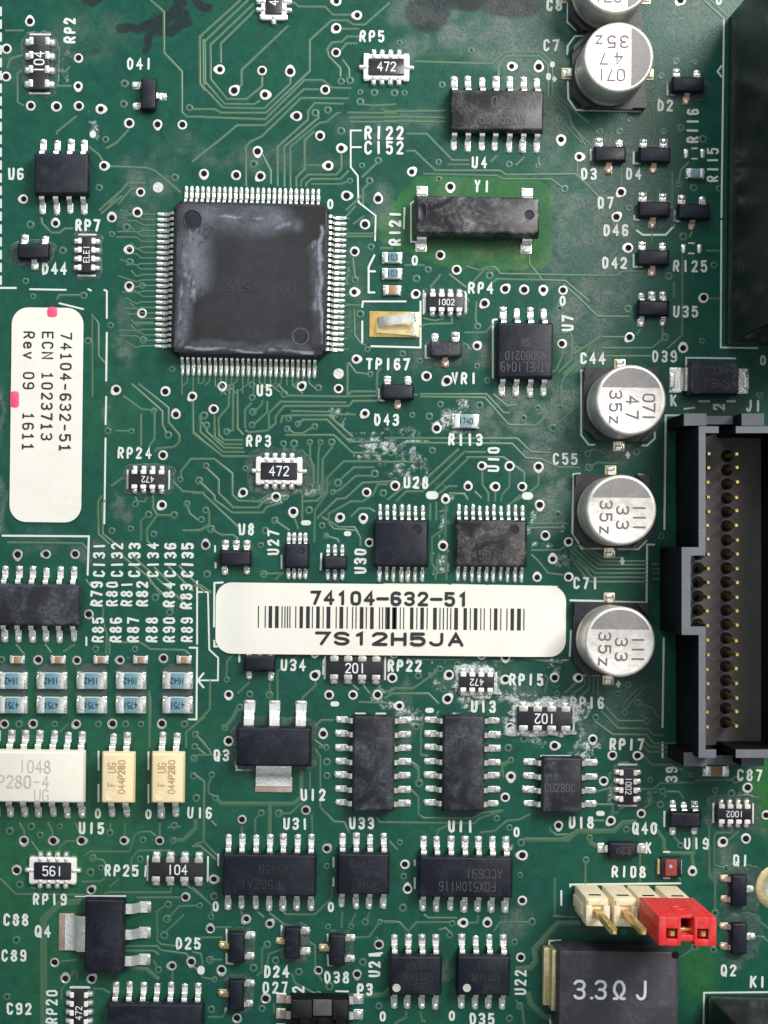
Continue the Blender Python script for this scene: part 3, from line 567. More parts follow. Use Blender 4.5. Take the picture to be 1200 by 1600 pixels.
TR = {
 (300,0): [[(0,642),(130,640),(170,662),(435,662),(690,415),(690,235),(820,120),(910,120),(945,145),(1015,145),(1160,15)],[(0,685),(430,700),(660,470),(765,470),(820,515),(935,518)],[(180,632),(425,637),(575,490),(575,450)],
  [(285,0),(45,215),(45,490),(180,632)],[(330,0),(75,240),(75,480),(190,610),(365,612),(400,590)],[(365,20),(108,262),(108,465),(205,582),(320,582),(410,505),(410,450)],[(370,60),(168,255),(168,370)],
  [(565,150),(290,410),(290,495),(270,520)],[(590,10),(625,40),(780,40),(825,88),(930,88)],[(880,170),(980,170)],[(870,300),(905,255),(970,255)],[(868,450),(868,400),(800,330),(790,290),(820,250),(880,245),(910,215),(985,215)],
  [(880,350),(918,400),(920,450)],[(140,840),(265,735),(430,735),(655,525),(745,525)],[(315,1090),(315,860),(345,830),(410,800),(640,575),(920,578)],[(0,950),(150,830)],[(410,905),(460,1000),(460,1080)],
  [(500,1090),(500,860),(680,700),(680,650),(720,605),(890,610)],[(540,1095),(540,860),(740,690),(735,660)],[(575,1100),(575,860),(750,720),(790,715),(850,665),(870,660)],[(665,970),(770,970)],[(610,1095),(610,1040),(660,990),(660,820),(720,770)],
  [(635,1095),(640,1060),(680,1025),(845,1025),(875,990),(873,905)],[(665,1095),(670,1075),(700,1050),(870,1050),(920,1000)],[(700,1080),(875,1080),(920,1060)],[(1000,1200),(1000,1110),(1040,1070)],[(995,1040),(1090,950)],
  [(910,660),(1200,665)],[(920,690),(1200,690)],[(920,715),(1200,715)],[(985,610),(1060,620),(1200,612)]],
 (600,0): [[(180,360),(630,375),(710,305),(920,305),(985,370),(985,555),(1085,655),(1100,740),(1200,840)],[(670,445),(670,390),(715,330),(910,330),(960,380),(960,560),(1060,670)],[(1005,550),(1130,660),(1200,720)],[(0,655),(360,650)],[(0,685),(360,690)],[(0,710),(360,715)],
  [(130,785),(250,785),(400,940),(500,940)],[(130,885),(180,885),(300,1000),(680,1000),(715,1025),(1120,1020),(1200,1100)],[(230,1020),(660,1030),(700,1050),(880,1050)],[(370,965),(500,965)],[(625,950),(665,910)],[(770,970),(825,920)],[(905,970),(905,920)],[(880,1050),(980,1050),(1050,1105)]],
 (880,0): [[(470,1000),(540,780),(520,600),(580,570)],[(0,640),(40,690),(50,730),(130,850)],[(0,720),(110,840)],[(640,1000),(640,1200)],[(860,0),(960,95)],[(820,0),(950,120)],[(340,960),(340,1090)],[(680,1080),(690,1000),(740,950)],[(80,920),(80,1020),(210,1160)]],
 (0,0): [[(30,180),(140,180)],[(140,620),(100,600),(100,430),(130,410)],[(40,400),(60,345),(130,325)],[(330,505),(420,505)],[(330,420),(385,420),(410,390)],[(880,0),(960,70),(960,310),(1065,420),(1065,660),(1095,685),(1200,685)],[(1200,535),(1170,490),(1170,220),(1200,190)],[(1200,500),(1190,480),(1190,230)],
  [(330,790),(335,770),(450,680)],[(620,870),(680,840),(755,760)],[(640,975),(860,985),(905,1000),(1060,1130)],[(520,860),(580,910),(600,945)],[(1120,640),(1200,640)],[(640,1200),(750,1075),(850,1075)],[(690,1200),(770,1110),(800,1105)]],
 (0,300): [[(240,150),(245,185),(300,240),(350,240),(380,215),(430,215)],[(580,110),(700,0)],[(330,630),(350,605),(470,605)],[(590,130),(720,20)],[(540,1200),(540,720),(575,770),(575,960),(620,1010)]],
 (300,300): [[(900,150),(960,80)],[(900,110),(1000,20)],[(945,190),(1010,140)],[(900,245),(1075,245)],[(900,262),(1060,262)],[(940,385),(955,510)],[(905,540),(905,500),(918,480),(915,440)],[(900,660),(960,665),(1000,665)],[(950,690),(950,840),(990,890),(1020,900)],[(915,1000),(960,1060),(1040,1070)],[(910,1200),(910,1000)],[(860,1200),(1090,1195)],[(1080,1200),(1085,1060),(1110,1030)],[(1100,330),(1180,330)]],
 (600,300): [[(480,435),(560,460),(600,440),(650,440),(680,480),(1200,490)],[(520,530),(590,455),(650,455)],[(630,540),(660,510),(1060,520),(1200,640)],[(850,370),(850,420),(930,520)],[(120,430),(240,430)],[(270,560),(320,500),(330,480)],[(480,560),(390,490),(380,480)],[(540,640),(535,740),(545,780)],[(210,790),(250,775),(400,770),(390,700)],[(470,825),(600,825),(640,770)],[(1090,820),(1100,850),(1100,980),(1020,1060)],[(1080,825),(1040,825)],[(230,740),(300,755),(350,740)],[(1120,1060),(1160,1010),(1170,940)],[(0,1190),(200,1190)],[(1045,920),(1040,970),(1010,1040),(980,1060)],[(1200,960),(1060,1080),(1040,1120)]],
 (880,300): [[(640,0),(640,40)],[(520,200),(520,300)],[(700,370),(700,840),(610,920)],[(650,530),(650,620)],[(0,490),(320,490),(350,465),(480,465)],[(110,640),(200,730),(390,730)],[(230,850),(370,850)],[(60,950),(220,850)],[(230,915),(520,915),(590,860)],[(240,962),(520,962)],[(590,850),(580,790)],[(430,840),(460,800)],[(835,345),(915,345)],[(850,625),(915,625)],[(740,270),(760,230)],[(0,540),(110,640)],[(0,1070),(130,960),(160,900)]],
 (0,600): [[(720,70),(830,150),(905,155)],[(825,370),(825,175)],[(870,370),(905,320),(905,160)],[(770,0),(950,160),(950,240),(975,290)],[(810,0),(985,140),(985,225),(1050,300),(1050,340),(1020,370),(920,380),(905,400)],[(1130,110),(1130,280),(1200,345)],[(1060,545),(1060,510),(1120,440),(1200,440)],[(990,550),(1070,630),(1200,640)],[(650,600),(720,550)],[(640,940),(575,880),(575,690),(600,650)],[(690,950),(600,880),(600,700),(620,680)],[(790,660),(800,690),(850,690),(860,660)],[(895,650),(895,730),(920,770),(1010,770)],[(825,920),(825,800),(860,770)],[(920,770),(860,850),(860,920),(900,960)],[(1070,860),(1170,860),(1200,840)],[(680,275),(760,278)],[(1090,700),(1110,760),(1160,800)],[(1200,250),(1170,220),(1170,180)],[(40,930),(480,935),(510,970)]],
 (300,600): [[(130,180),(130,310),(190,355),(300,355)],[(220,0),(215,130),(155,200),(155,300),(185,330),(300,330)],[(240,0),(240,270),(205,285)],[(265,30),(265,260),(300,300)],[(310,270),(330,285),(440,275),(490,230),(490,190),(540,130),(920,130),(945,100),(1090,100),(1120,60)],[(5,90),(5,290),(180,425),(400,425),(420,400)],[(50,200),(45,280),(180,400),(310,400)],[(80,250),(85,280),(185,375),(300,378)],
  [(0,440),(130,440),(235,525),(235,650),(270,685),(390,690),(470,640)],[(80,490),(155,560),(155,640),(240,725),(390,725),(420,690),(560,660)],[(40,570),(130,655),(130,680),(235,755),(415,755),(440,720),(520,700)],[(0,640),(60,640),(270,840)],[(500,0),(560,70),(905,75),(935,45),(1090,45)],[(450,260),(450,170),(520,105),(905,110)],[(620,240),(650,210),(790,210),(920,340),(1100,340)],[(580,160),(820,165),(850,180),(960,180)],[(520,230),(530,190),(580,185),(800,185),(940,310)],
  [(545,300),(830,300),(940,405),(1090,405)],[(560,265),(600,290),(650,290),(715,250)],[(690,345),(690,440),(710,480),(710,590)],[(750,345),(740,400),(735,640),(705,660),(660,655),(650,610)],[(820,345),(820,370),(765,440),(765,650),(735,685),(640,690)],[(645,640),(645,800)],[(1160,455),(890,455),(790,550),(790,640),(720,740),(715,930)],[(1070,490),(950,490),(860,570)],[(1060,540),(960,540),(870,620),(825,640)],[(1200,570),(1000,580),(900,670),(850,675),(730,790)],
  [(1150,590),(1090,590),(1060,650),(1000,690),(930,690),(860,730),(800,760),(800,820),(830,850),(960,860),(985,900),(985,950)],[(485,800),(570,860)],[(600,790),(620,850)],[(110,850),(170,885),(240,885),(270,910)],[(355,170),(410,120),(410,95)],[(360,240),(440,165),(440,100)],[(310,260),(310,150),(350,110)],[(410,1115),(530,1110)],[(485,1150),(540,1100)],[(780,890),(850,910),(860,930)],[(540,400),(540,360)],[(597,400),(597,360)],[(760,780),(860,840),(950,840),(970,870)],[(930,780),(980,730),(1040,730),(1070,750)],[(0,860),(60,855),(100,820),(100,740)]],
 (600,600): [[(210,60),(600,60),(700,170),(740,170)],[(210,75),(590,80),(730,240),(890,245),(980,160),(980,80)],[(640,60),(720,130),(780,125)],[(160,345),(750,350),(830,435),(920,440),(1020,490),(1150,490)],[(0,318),(780,320),(860,400),(980,405)],[(1110,30),(1110,150),(1000,250)],[(480,400),(600,400)],[(480,430),(700,430),(820,520),(820,590)],[(1035,0),(1035,130)],
  [(575,510),(575,590),(610,640),(610,690)],[(735,510),(735,600),(690,650),(685,690)],[(905,515),(905,590),(850,640),(760,690)],[(530,630),(570,670)],[(652,630),(650,690)],[(360,700),(360,900)],[(380,640),(470,645),(490,680)],[(430,600),(380,600),(300,660)],[(480,390),(230,630),(130,630),(70,690)],[(440,380),(200,600),(110,610),(20,680)],[(500,430),(270,650)],[(270,700),(270,800)],[(305,690),(305,800)],[(280,1060),(280,900),(350,850)],[(310,1100),(275,1050),(275,990)],[(0,460),(100,455),(190,460)],
  [(910,730),(890,760)],[(860,820),(1080,820)],[(860,845),(1060,845)],[(860,975),(1030,975),(1080,940)],[(860,1000),(900,1035),(960,1110),(1050,1120)],[(1020,1030),(1130,1030),(1200,1100)],[(800,650),(720,720),(720,780)],[(365,1000),(365,1150)],[(320,1000),(300,1150)]],
 (880,600): [[(70,940),(210,1060),(490,1062)],[(90,935),(230,1040),(490,1040)],[(110,940),(245,1020),(360,1018)],[(55,955),(195,1085),(490,1085)],[(40,970),(185,1110),(490,1110)],[(40,1000),(170,1135),(490,1135)],[(60,1040),(150,1160),(490,1160)],[(520,1055),(610,1055)],[(520,1085),(610,1085)],[(520,1110),(610,1110)],[(520,1140),(610,1140)],[(235,390),(180,380),(150,400)],[(150,490),(200,460),(320,465)]],
 (0,820): [[(1045,240),(1200,400)],[(980,240),(1130,390)],[(900,250),(1000,350)],[(870,330),(980,430)],[(720,190),(860,300),(940,410)],[(770,180),(1100,480)],[(500,320),(520,350),(550,370)],[(620,760),(625,640),(600,560),(605,480)],[(640,760),(640,660)],[(690,690),(820,690),(880,730),(1080,735),(1110,760)],[(90,700),(140,760)],[(260,700),(300,750)],[(440,700),(370,745)],[(865,990),(880,1010),(880,1190)],[(1000,480),(1010,500)]],
 (300,900): [[(200,600),(205,500),(250,450)],[(265,690),(340,620)],[(500,745),(500,560),(640,450)],[(645,745),(650,710),(725,640),(720,610)],[(940,640),(975,670)],[(1000,640),(1040,690)],[(975,740),(1150,748)],[(720,880),(760,845),(830,845)],[(715,960),(780,1010)],[(105,600),(105,780),(0,890)],[(455,700),(455,620)],[(20,930),(100,1020),(110,1050),(180,1050)],[(0,1080),(40,1050),(120,1050)],[(0,60),(50,55),(110,100)],[(1150,690),(1200,650)]],
 (600,900): [[(0,690),(60,660),(170,660),(215,630),(310,560)],[(0,720),(50,690),(260,690),(320,750)],[(130,480),(180,490),(460,490),(480,470)],[(640,500),(750,500),(760,470)],[(345,665),(345,610),(370,595)],[(160,850),(230,850)],[(160,1090),(200,1140),(200,1200)],[(215,950),(215,1050),(260,1055)],[(1060,690),(1110,640),(1140,620)],[(940,690),(960,600),(940,580)],[(700,1180),(690,1100),(735,1085)],[(820,480),(950,500),(1050,510)]],
 (880,900): [[(90,620),(10,690)],[(130,590),(130,640),(60,690)],[(155,590),(155,660),(90,720)],[(180,590),(180,690)],[(205,590),(205,700)],[(240,760),(320,850),(470,850)],[(220,790),(320,895),(490,895),(530,930),(590,935)],[(180,850),(290,930),(490,930),(530,980),(660,980)],[(470,960),(510,1000),(590,1005),(660,1005)],[(460,985),(500,1030),(590,1030),(660,1030)],[(470,1050),(520,1105),(640,1105),(700,1140)],[(360,790),(400,740),(490,640)],[(350,770),(370,730),(460,640)],[(440,745),(520,770),(560,830)]],
 (0,1080): [[(875,0),(875,330)],[(1090,330),(1090,240),(1200,150)],[(1150,500),(1195,530),(1195,880),(1140,900)],[(110,770),(140,820),(140,860)],[(275,770),(305,820),(305,850)],[(440,770),(470,850)],[(645,770),(645,820)],[(730,770),(730,850)],[(935,770),(935,850)],[(350,240),(400,190)],[(980,800),(1060,795)],[(1150,260),(1200,310)],[(1150,330),(1200,370)]],
 (0,1280): [[(490,220),(530,190),(760,190),(790,90),(830,75),(880,75),(910,100)],[(770,330),(770,230),(810,185),(1000,185)],[(640,400),(700,350)],[(480,370),(590,365),(620,345)],[(180,130),(240,210)],[(345,200),(350,160),(390,130),(440,130)],[(0,350),(90,440),(500,445)],[(610,440),(640,430),(1000,430),(1000,395)],[(800,460),(1060,460)],[(730,745),(920,745),(940,770),(1090,790),(1110,820)],[(735,772),(900,772),(930,795)],[(1030,745),(940,735),(920,710),(920,540),(970,505)],[(960,670),(1080,560)],[(1080,380),(1200,470)],[(360,835),(450,825)],[(450,940),(450,880)],[(545,995),(600,995),(640,1020)],[(360,1060),(360,1000),(440,880)],[(980,590),(1050,510),(1160,508)],[(920,870),(900,830)],[(1010,880),(1010,950)],[(1120,860),(1170,890)],[(530,230),(600,240),(620,270)],[(180,400),(240,420)]],
 (300,1080): [[(370,830),(370,750),(400,720)],[(510,720),(580,715),(650,650)],[(705,830),(700,720)],[(720,340),(750,380),(750,680),(830,765),(890,770),(920,830)],[(1075,740),(1100,770),(1200,770)],[(0,480),(70,530),(65,880),(150,970)],[(115,500),(95,550),(95,600),(135,620)],[(0,910),(50,910),(140,990)],[(690,580),(690,470)],[(293,790),(290,830)],[(740,330),(785,330)],[(110,760),(140,790)],[(1155,880),(1200,930)]],
 (300,1280): [[(530,545),(550,560),(720,560),(820,460),(820,380)],[(420,575),(380,545)],[(450,550),(540,620)],[(875,640),(880,540)],[(932,625),(940,590),(960,550)],[(1020,600),(1040,545)],[(1100,600),(1040,690),(960,695)],[(1100,600),(1200,600)],[(50,695),(180,695)],[(0,780),(50,790),(60,830),(60,930),(130,940)],[(380,920),(410,890),(410,760),(440,735)],[(440,850),(450,790),(540,760)],[(90,1160),(180,1160),(210,1110)],[(480,1140),(480,1080)],[(0,400),(120,510),(112,560)],[(640,690),(720,740),(720,880),(760,950)],[(1080,690),(1090,710)],[(140,635),(230,635)],[(100,825),(180,825)],[(280,540),(300,570)],[(580,900),(600,960),(730,1030)]],
 (600,1080): [[(0,770),(530,775),(560,745),(700,700)],[(160,580),(200,620),(200,720),(230,745),(520,745),(570,715),(690,700)],[(215,380),(215,230),(230,180)],[(310,840),(320,810),(380,785)],[(560,830),(650,820),(720,760),(790,755),(860,720)],[(685,480),(700,430),(740,400)],[(970,790),(975,820),(1010,845),(1080,840)],[(160,415),(200,440),(205,530)],[(1180,990),(1180,1130)],[(700,440),(740,410)]],
 (600,1280): [[(0,605),(90,605),(140,660),(190,605),(390,605)],[(230,560),(260,580),(430,580)],[(500,610),(550,605),(550,560)],[(640,660),(680,605),(860,605)],[(320,650),(360,640),(390,670)],[(210,1120),(220,1180),(240,1190)],[(130,1120),(130,1160),(60,1200)],[(770,1060),(810,1110),(820,1200)],[(1000,560),(1000,340)],[(990,570),(1120,575)]],
 (880,1080): [[(190,590),(260,575),(290,575)],[(200,665),(290,665),(290,720)],[(455,575),(510,575),(510,660),(470,690)],[(455,575),(530,575),(570,540),(760,535),(790,520),(1000,520)],[(605,590),(680,590),(705,630)],[(890,590),(890,680)],[(1000,800),(985,830),(900,830),(885,850),(885,1020),(945,1040)],[(1030,820),(960,880)],[(855,780),(855,1080),(890,1120),(890,1200)],[(645,850),(680,890)],[(130,1000),(130,1130)],[(450,930),(450,1120)],[(140,760),(240,760)],[(660,1060),(690,1110)],[(1040,590),(1000,640)]],
 (880,1280): [[(890,380),(890,540)],[(1110,570),(1200,640)],[(1120,690),(1170,690),(1200,720)],[(770,755),(690,810)],[(1000,250),(960,290)]],
}
WIDE = {
 (300,1080): [([(640,450),(640,620),(600,660),(170,660),(140,630)], 6),([(455,660),(455,830)], 6)],
 (600,1080): [([(820,870),(1080,870),(1130,820),(1200,820)], 6)],
 (600,1280): [([(770,880),(860,870),(890,830),(880,760),(1020,610),(1150,610)], 8),([(840,1010),(860,1080),(940,1160),(1000,1160)], 8)],
 (300,1280): [([(1200,960),(1120,1030),(820,1040)], 7)],
 (0,1280): [([(245,1200),(245,580),(350,485),(480,475)], 5),([(265,1200),(265,590),(360,500),(470,492)], 5),([(1015,125),(1080,120),(1145,50),(1145,0)], 6),([(760,870),(860,880),(930,940)], 6)],
 (880,1080): [([(0,870),(90,820),(300,820),(350,770),(430,765)], 7),([(540,800),(590,870),(590,920),(610,950),(750,950),(765,1040)], 5),([(765,850),(765,960)], 5),([(155,860),(160,890),(200,910)], 6)],
 (300,900): [([(270,770),(240,830),(190,890)], 6)], (0,300): [([(790,770),(900,770)], 4)],
}
traces = []
for (ox, oy), l in TR.items():
    for pl in l: traces.append(([(ox + a / 3.75, oy + b / 3.75) for a, b in pl], 3.0))
for (ox, oy), l in WIDE.items():
    for pl, w in l: traces.append(([(ox + a / 3.75, oy + b / 3.75) for a, b in pl], w))
# short escapes from the big square chip
for i in range(25):
    y = 335 + i * 8.58
    traces.append(([(243, y), (225 - random.uniform(0, 6), y), (213, y - 7 + random.choice((0, 10))), (205 - random.uniform(0, 25), y - 7)], 2.2))
for i in range(24):
    x = 284 + i * 8.62; d = random.choice((-1, -1, 0, 1)); e = random.uniform(8, 26)
    traces.append(([(x, 585), (x, 592 + e * .4), (x + d * e * .7, 592 + e)], 2.2))
for i in range(0, 25, 2):
    y = 342 + i * 8.5; traces.append(([(534, y), (541 + random.uniform(0, 8), y)], 2.2))
tsk = 0
traces = [t for t in traces]
for i, (pl, w) in enumerate(traces[:298]):
    mb = MB(); mb.ribbon(lw(pl), w + .8, .1 + .01 * (i % 9), random.choice(('trace', 'trace', 'trace_dark')), up=.55)
    part('trace', mb, board)
if len(traces) > 298:
    mb = MB()
    for i, (pl, w) in enumerate(traces[298:]): mb.ribbon(lw(pl), w + .8, .1 + .01 * (i % 9), 'trace_dark', up=.55)
    o = part('trace', mb, board); o['kind'] = 'stuff'
# ------------------------------------------------------------------ silkscreen
SILK = [('RP2',109,48,90),('D41',218,100,0),('U6',25,272,0),('RP7',137,352,0),('D44',85,420,0),('RP5',581,57,0),('R122',600,208,0,1.15),('C152',600,231,0,1.15),('U4',749,254,0),('Y1',753,291,0),('C8',866,8,0),('C7',861,71,0),('D2',1039,165,0),
 ('R116',1082,197,90),('R115',1113,258,90),('D3',920,272,0),('D4',990,272,0),('D7',946,317,0),('D46',962,360,0),('D42',960,411,0),('R125',1078,416,0),('U35',1071,487,0),('C44',926,560,0),('D39',1038,557,0),('VR1',725,591,0),('TP167',606,569,0),
 ('D43',604,656,0),('U7',887,505,90),('RP4',751,450,0),('R121',617,357,90),('R113',727,687,0),('U10',771,718,90),('C55',883,717,0),('U28',650,754,0),('U5',413,610,0),('RP3',404,689,0),('RP24',210,708,0),('U8',385,827,0),('U27',427,848,90),('U30',563,877,90),
 ('C131',155,875,90),('C132',183,875,90),('C133',210,875,90),('C134',239,875,90),('C136',266,875,90),('C135',293,875,90),('R79',151,928,90),('R80',175,928,90),('R81',198,928,90),('R82',222,928,90),('R84',264,929,90),('R83',291,932,90),
 ('R85',153,984,90),('R86',181,984,90),('R87',208,984,90),('R88',237,984,90),('R90',264,984,90),('R89',292,984,90),('U34',458,1039,0),('RP22',632,1040,0),('RP15',822,1062,0),('U13',755,1104,0),('RP16',917,1098,0),('RP17',979,1163,0),
 ('Q3',346,1180,0),('U12',489,1242,0),('U16',312,1270,0),('U15',143,1294,0),('U31',462,1287,0),('U33',565,1286,0),('U11',720,1291,0),('U18',908,1285,0),('Q40',1007,1294,0),('K',1013,1325,0),('R108',982,1362,0),('U19',1088,1318,0),('Q1',1157,1344,0),
 ('Q2',1138,1516,0),('K1',1184,1534,0),('C87',1171,1211,0),('39',1049,1210,90),('RP25',190,1360,0),('RP19',78,1405,0),('C88',25,1437,0),('Q4',67,1455,0),('C89',22,1493,0),('C92',30,1576,0),('RP20',81,1573,90),('D25',294,1474,0),('D24',432,1518,0),
 ('D27',430,1543,0),('D38',526,1527,0),('U21',585,1507,90),('P3',570,1546,0),('2',466,1546,90),('U22',813,1535,90),('D35',753,1592,0),('C71',915,911,0),('J1',1177,634,0),('2',1123,636,90),('K',1052,626,0),('+',981,711,0,.7),('+',972,877,0,.75),('+',966,1069,0,.75),('+',866,124,0,.6)]
for i, t in enumerate(SILK):
    text, px, py, rot = t[:4]; s = t[4] if len(t) > 4 else 1.0
    mb = MB(); st = random.uniform(3.2, 4.0)
    letters(mb, text, px - 600, 800 - py, 15.4 * s, 14.4 * s, 6.6 * s, st, 'silk', .8, rot + GR, .5)
    part('silkscreen_lettering', mb, board)
def zz(o, pts): return [(o[0] + a / 3.75, o[1] + b / 3.75) for a, b in pts]
SL = [[(564,204),(548,204),(548,261),(559,275),(560,316),(587,337),(586,376)],[(548,230),(564,230)],[(585,399),(576,417),(576,457),(585,457)],[(577,424),(586,424)],[(566,480),(567,471),(634,471)],[(657,471),(657,543),(580,541)],[(566,502),(566,535)],
 [(0,450),(25,450)],[(47,452),(103,453)],[(138,452),(142,454)],[(163,453),(167,455),(167,497)],[(167,520),(166,595)],[(166,620),(165,663)],[(165,685),(163,818)],[(93,474),(130,483)],[(2,450),(2,1000)][:0],[(4,837),(139,838),(137,898)],
 [(308,908),(308,1006)],[(296,1012),(308,1012),(307,1124),(295,1124)],[(308,925),(325,925),(327,1015),(341,1028),(340.5,1063),(308,1063)],[(318,1052),(309,1063),(318,1074)],[(348,910),(335,911),(334.5,979)],[(335,1001),(335,1010),(346,1010)],
 [(600,913),(700,914)],[(706,913.5),(760,915)],[(764,915),(870,917)],[(135,996),(135,1008)],
 [(1131,30),(1127,340)],[(1127,345),(1126,543),(1183,544)],[(1127,103),(1121,112),(1127,120)],[(1041,649),(1063,649)],[(1040,649),(1038,827)],[(1037,997),(1035,1136)],[(1035,1160),(1035,1183)],[(1022,851),(1011,851),(1010,945)],
 [(912,56),(898,57),(887,72),(886,85)],[(887,128),(888,155),(900,172),(1000,174),(1006,165)],[(887,0),(887,35),(900,47),(925,48)],
 [(917,577),(908,579),(908,680),(920,695),(929,695)],[(1023,672),(1023,685),(1011,696),(1003,696)],[(906,740),(896,741),(894,832),(909,857),(940,857)],[(965,858),(997,858),(1010,845)],[(998,741),(1012,744)],
 [(891,938),(943,939)],[(962,940),(1008,941)],[(892,985),(890,1025)],[(912,1055),(936,1055)],[(1072,575),(1072,559),(1149,560)],[(995,360),(1004,367),(1040,367),(1054,352)],[(990,398),(990,417),(1003,417)],[(891,1385),(891,1382),(1063,1380)],[(858,1482),(858,1470),(876,1469)],
 [(1099,1600),(1100,1551),(1205,1550)],[(1092,627),(1108,627)],[(1136,627),(1148,627)],[(1069,639),(1085,637)],[(525,1548.5),(544,1549)],[(504,1558),(520,1558)],[(479,1559),(484,1559)],[(577,1491),(597,1489)],
 [(44,1400),(44,1330)][:0],[(990,238),(990,255),(1000,256)],[(1043,130),(1043,148),(1056,149)],[(923,234),(923,250)],[(991,337),(991,343),(1000,344)],[(1054,330),(1054,345),(1062,346)],[(665,540),(665,559),(676,560)],[(592,608),(592,625),(600,626)],
 [(770,500),(770,590)],[(770,500),(776,499)],[(662,455),(662,490)],[(727,456),(727,490)],[(642,318),(642,378),(650,378)],[(642,318),(650,312)],[(632,325),(631,357)],[(336,853),(336,862)],[(337,880),(337,887)],[(440,868),(440,888)],[(502,865),(501,890)],[(1038,1268),(1038,1291)],[(1114,1256),(1114,1274)],[(846,1362),(890,1362)][:0],[(877,1392),(877,1414)],
 [(845,1181),(891,1181)],[(154,1174),(154,1203)],[(154,1226),(154,1252)],[(232,1175),(232,1202)],[(232,1226),(232,1254)],[(228,1353),(227,1369)],[(506,1031),(505,1053)],[(374,1020),(374,1034)],[(341,1335),(341,1352)],[(521,1340),(521,1354)],[(521,1372),(521,1384)],[(648,1344),(648,1352)],[(648,1372),(648,1388)],
 [(354,1452),(354,1470)],[(354,1490),(354,1505),(364,1506)],[(440,1446),(440,1462)],[(512,1460),(512,1470)],[(512,1492),(513,1508),(520,1508)],[(353,1574),(352,1583)],[(372,1174),(369,1193),(370,1203),(392,1203)],[(118,1400),(196,1400)],[(110,1543),(140,1543)],[(556,1115),(570,1115)],[(588,1115),(602,1115)],
 [(1088,232),(1094,232)][:0],[(1082,242),(1090,242)][:0],[(860,1600),(859,1590),(866,1590)],[(1037,1331),(1046,1331)],[(1037,1372),(1046,1372)]]
for pl in SL:
    if len(pl) < 2: continue
    mb = MB(); mb.ribbon(lw(pl), random.uniform(2.6, 3.2), random.uniform(.58, .7), 'silk'); part('silkscreen_line', mb, board)
for k in range(22):
    y = 12 + k * 20
    mb = MB(); mb.ribbon(lw([(1.5, y), (1.5, y + 12)]), 3, .6, 'silk'); part('silkscreen_line', mb, board)
for px, py in [(516,319),(879,470),(153,1271),(232,1272),(337,1416),(517,1417),(807,1300),(706,1587),(598,1588),(1192,563),(648,407),(1057+66,0)]:
    mb = MB(); letters(mb, 'o', px - 600, 800 - py, 17, 10, 9, 3.4, 'silk', .7, GR); part('silkscreen_dot', mb, board)
for px, py, a, b in [(145,210,5,6),(478,817,8,4),(543,834,6,4),(675,774,10,6.5),(824,775,9,6),(671,1110,7,4),(523,1100,7,4),(938,1271,7,4),(314,1516,6,7),(863,101,4,5),(857,120,4,6)]:
    mb = MB(); mb.loft([rr(a, b, min(a, b), .5, px - 600, 800 - py), rr(a - .4, b - .4, min(a, b), .9, px - 600, 800 - py)], 'silk'); part('silkscreen_dot', mb, board)
# bare pads, alignment dots and the plated mounting hole
def disc(px, py, r, k, name, z=1.0):
    mb = MB(); mb.lathe([(r, .1), (r - .5, z), (.5, z + .05)], k, 20); part(name, mb, board, px - 600, 800 - py)
disc(247, 293, 8.6, 'solder', 'fiducial_mark'); disc(529, 584, 8.6, 'solder_dull', 'fiducial_mark')
for px, py in ((1072, 240), (1098, 240), (1068, 389), (1093, 389)):
    mb = MB(); mb.dome(0, 0, 4, 7.5, 0, 2.4, 'solder', 3); part('solder_pad', mb, board, px - 600, 800 - py)
for dy in (-8, 8):
    for cx_, cy_ in ((1085, 240), (1080, 388)):
        mb = MB(); mb.ribbon([(-4, 0), (4, 0)], 2.4, .6, 'silk'); part('silkscreen_line', mb, board, cx_ - 600, 800 - cy_ + dy)
mb = MB(); mb.lathe([(36, .2), (35, 1.0), (24, 1.2), (21, .8)], 'gold_pale', 40, top=False); mb.lathe([(21, .8), (20, .5), (.5, .45)], 'solder_dull', 40)
part('mounting_hole', mb, board, 1216 - 600, 800 - 1387)

# grey copper under the mask between the blue resistors
for cx_ in (16, 80, 142, 204, 276):
    for pts in ([(-24, 1078), (24, 1078), (25, 1087), (-24, 1087)], [(-26, 1050), (-10, 1037), (22, 1036), (26, 1050)]):
        mb = MB(); q = lw([(cx_ + a, b) for a, b in pts]); mb.add([(x, y, .34) for x, y in q], [[3, 2, 1, 0]], 'patch'); part('copper_patch', mb, board)
# ------------------------------------------------------------------ component builders
def gull(w, z0, run, drop, end, padw, pad_end, mk='tin', pk='solder', fillet=3.0, t=2.2):
    """lead leaving a body edge at y=0: flat shoulder to run, down to y=drop, foot to y=end; solder pad to pad_end"""
    def f():
        mb = MB()
        mb.strip([(-3, z0), (run * .7, z0), (run + .6, z0 - .9), (run + 1.6, z0 - 2.6), (drop - 1, 5.4), (drop + .4, 3.6), (drop + 2, 3.1), (end - 1, 3.2), (end, 2.8)], w, t, mk)
        mb.box(-padw / 2, padw / 2, drop - 3, pad_end, 0.1, 1.2, pk, .6, r=2)
        if fillet: mb.dome(0, (end + pad_end) / 2 - .5, padw * .46, (pad_end - end) / 2 + 2.0, .8, fillet, pk, n=2)
        return mb.build('lead', 50)
    return cached(('gull', w, z0, run, drop, end, padw, pad_end, mk, pk, fillet, t), f)
